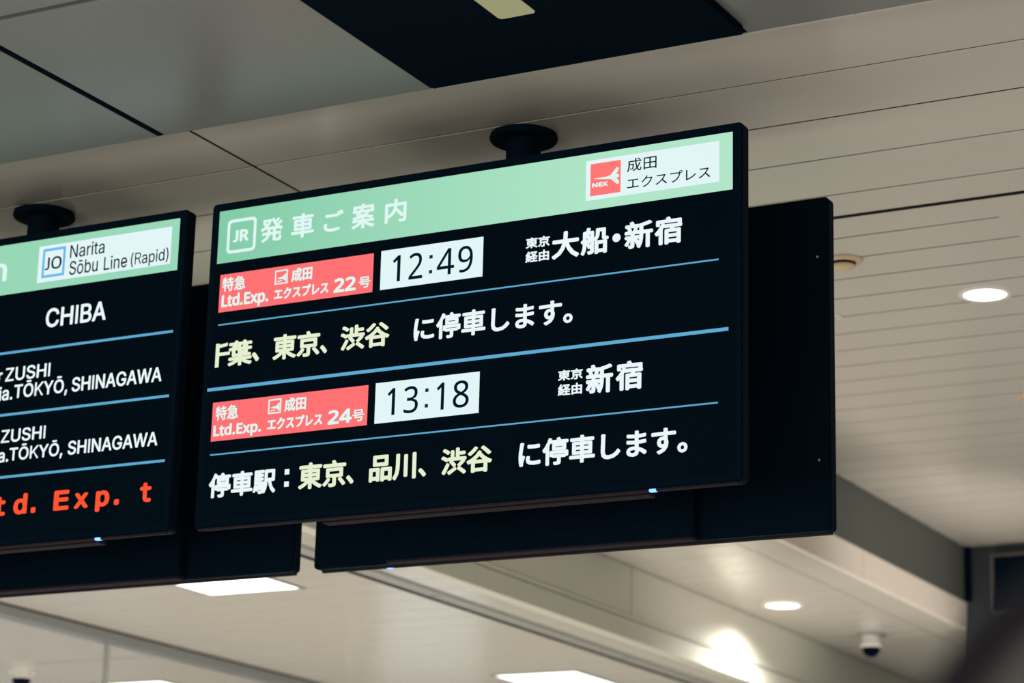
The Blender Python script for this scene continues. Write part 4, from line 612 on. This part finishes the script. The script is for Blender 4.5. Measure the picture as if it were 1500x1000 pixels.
# ------------------------------------------------------------------ black service unit with a light, under the grey tiles
bx0, bx1, by0, by1 = -3.365, -2.425, 4.2, 5.715
t = thing('ceiling_service_panel', 'large black ceiling panel with a small rectangular light at top of picture', 'ceiling panel', (-2.9, 5.2, ZA))
fr = bmesh.new(); box(bx0, bx1, by0, by1, ZA - 0.028, ZA - 0.001, fr, bev=0.003)
obj('panel', fr, 'unit_black', t)
lp = lambda: [(x, y) for x, y in rrect(-2.957, -2.85, 4.95, 5.352, 0.012)]
bm = bmesh.new(); pts = lp(); a = [bm.verts.new((x, y, ZA - 0.030)) for x, y in pts]; b = [bm.verts.new((x, y, ZA - 0.028)) for x, y in pts]
bm.faces.new(a); bm.faces.new(b[::-1])
for k in range(len(a)): bm.faces.new((a[k], a[(k + 1) % len(a)], b[(k + 1) % len(a)], b[k]))
bmesh.ops.recalc_face_normals(bm, faces=bm.faces)
obj('light_strip', bm, 'lamp_dim', t)

# ------------------------------------------------------------------ lamps, detectors, cameras
def downlight(label, cx, cy, z, r, group='round downlights'):
    t = thing('downlight', label, 'light', (cx, cy, z), group)
    obj('trim_ring', lathe([(r * 0.86, z - 0.001), (r * 0.90, z - 0.007), (r * 1.08, z - 0.005), (r * 1.1, z - 0.0005)], cx, cy, 48), 'white_plastic', t, smooth=True)
    obj('diffuser', lathe([(0, z - 0.011), (r * 0.5, z - 0.009), (r * 0.88, z - 0.004), (r * 0.88, z - 0.001), (0, z - 0.001)], cx, cy, 48), 'lamp_white', t, smooth=True)
    return t
downlight('round glowing downlight in the boarded ceiling at upper right', -2.665, 8.51, ZC, 0.088)
downlight('round glowing downlight above the bright patch on the beige fascia', -4.85, 11.94, ZD, 0.098)
spot('downlight_beam', (-2.665, 8.51, ZC - 0.03), 14, WARM, 150)
spot('downlight_beam', (-4.85, 11.94, ZD - 0.03), 140, (1.0, 0.97, 0.93), 156, 0.7, 0.12)
t = thing('smoke_detector', 'tan round smoke detector half hidden by right edge of the rear display', 'detector', (-2.99, 7.93, ZC))
obj('base', lathe([(0.072, ZC - 0.001), (0.070, ZC - 0.006), (0.05, ZC - 0.012), (0.045, ZC - 0.012)], -2.99, 7.93), 'tan_plastic', t, smooth=True)
obj('sensing_slot', lathe([(0.045, ZC - 0.002), (0.045, ZC - 0.02), (0, ZC - 0.02)], -2.99, 7.93), 'void_dark', t)
obj('cap', lathe([(0, ZC - 0.032), (0.036, ZC - 0.030), (0.044, ZC - 0.022), (0.044, ZC - 0.019), (0, ZC - 0.019)], -2.99, 7.93), 'tan_plastic', t, smooth=True)
t = thing('ceiling_sensor', 'tan round sensor cut off by the right picture edge', 'detector', (-2.94, 9.97, ZC))
obj('base', lathe([(0.06, ZC - 0.001), (0.058, ZC - 0.008), (0.03, ZC - 0.014), (0, ZC - 0.014)], -2.93, 9.97), 'tan_plastic', t, smooth=True)
obj('cap', lathe([(0.03, ZC - 0.014), (0.024, ZC - 0.024), (0, ZC - 0.026)], -2.93, 9.97), 'tan_plastic', t, smooth=True)
t = thing('sprinkler', 'small white sprinkler just showing beside right edge of the rear display', 'sprinkler', (-3.27, 8.56, ZC))
obj('rosette', lathe([(0.035, ZC - 0.001), (0.032, ZC - 0.006), (0.012, ZC - 0.009), (0, ZC - 0.009)], -3.27, 8.56), 'white_plastic', t, smooth=True)
obj('nozzle', lathe([(0.010, ZC - 0.008), (0.007, ZC - 0.022), (0.012, ZC - 0.024), (0, ZC - 0.026)], -3.27, 8.56, 16), 'metal_bright', t)

def light_panel(label, x0, x1, y0, y1, z):
    t = thing('light_panel', label, 'light', ((x0 + x1) / 2, (y0 + y1) / 2, z), 'rectangular light panels in the low ceiling')
    bm = bmesh.new(); f = 0.018
    for a in ((x0 - f, x1 + f, y0 - f, y0), (x0 - f, x1 + f, y1, y1 + f), (x0 - f, x0, y0, y1), (x1, x1 + f, y0, y1)):
        box(a[0], a[1], a[2], a[3], z - 0.006, z - 0.0005, bm)
    obj('frame', bm, 'metal_grey', t)
    obj('diffuser', box(x0, x1, y0, y1, z - 0.005, z - 0.001), 'lamp_white', t)
light_panel('rectangular white light panel just below the rear of the English display', -6.36, -5.90, 7.80, 9.04, ZE)
light_panel('rectangular white light panel at bottom edge of the picture, middle', -6.34, -5.87, 11.62, 12.86, ZE)
light_panel('rectangular white light panel behind the glazed partition, lower left', -8.65, -8.20, 11.22, 12.46, ZE)

def dome_camera(label, cx, cy, z, neck):
    t = thing('dome_camera', label, 'camera', (cx, cy, z))
    obj('base_plate', lathe([(0, z - 0.001), (0.076, z - 0.001), (0.076, z - 0.014), (0.072, z - 0.018), (0, z - 0.018)], cx, cy), 'metal_grey' if neck > 0.03 else 'white_plastic', t)
    b0 = z - 0.018 - neck
    obj('body', lathe([(0.050, z - 0.017), (0.050, b0 + 0.012), (0.060, b0), (0.056, b0 - 0.014), (0, b0 - 0.014)], cx, cy), 'white_plastic', t, smooth=True)
    pr = [(0.050 * math.cos(math.radians(a)), b0 - 0.014 - 0.052 * math.sin(math.radians(a))) for a in range(0, 91, 10)]
    obj('dome', lathe(pr, cx, cy), 'unit_black', t, smooth=True)
dome_camera('white ceiling camera with black dome near the lower right corner', -4.745, 12.95, ZD, 0.045)
dome_camera('ceiling camera with black dome behind the glass, bottom left corner', -8.70, 10.66, ZE, 0.012)

# black sign box on the end wall
t = thing('wall_sign', 'dark rectangular box on the far wall at right picture edge', 'sign box', (-3.6, 13.0, 3.91))
obj('frame', ring_xz([(-4.06, 4.222), (-3.1, 4.222), (-3.1, 3.90), (-4.06, 3.90)], [(-4.045, 4.21), (-3.115, 4.21), (-3.115, 3.912), (-4.045, 3.912)], 12.93, 13.0), 'near_grey', t)
obj('face', box(-4.045, -3.115, 12.94, 13.0, 3.912, 4.21), 'case_black', t)

# out-of-focus thing close to the camera, bottom right: round panel with dark rim on a post
t = thing('round_panel', 'blurred round grey panel with dark rim close to camera, bottom right corner', 'panel', (-0.336, 1.46, 0))
cN = Vector((-0.336, 1.430, 1.731))
def disc(r0, r1, d0, d1, n=48):
    bm = bmesh.new(); fw = FWD.normalized(); rr = RIGHT.normalized(); uu = fw.cross(rr) * -1
    P = lambda r, k, d: cN + rr * (r * math.cos(2 * math.pi * k / n)) + uu * (r * math.sin(2 * math.pi * k / n)) + fw * d
    L = [[bm.verts.new(P(r, k, d)) for k in range(n)] for r, d in ((r0, d0), (r1, d0), (r1, d1), (r0, d1))]
    for a, b in ((0, 1), (1, 2), (2, 3), (3, 0)):
        for k in range(n): bm.faces.new((L[a][k], L[a][(k + 1) % n], L[b][(k + 1) % n], L[b][k]))
    bmesh.ops.recalc_face_normals(bm, faces=bm.faces)
    return bm
obj('face', disc(0.0005, 0.141, 0.0, 0.012), 'near_grey', t)
obj('rim', disc(0.141, 0.163, -0.006, 0.018), 'near_rim', t)
pst = Vector(cN)
obj('post', lathe([(0.018, 0.0), (0.018, 1.60)], pst.x + 0.0, pst.y + 0.03, 16), 'near_rim', t)
obj('foot', lathe([(0, 0.0), (0.14, 0.0), (0.14, 0.012), (0.03, 0.03), (0, 0.03)], pst.x, pst.y + 0.03, 32), 'near_rim', t)
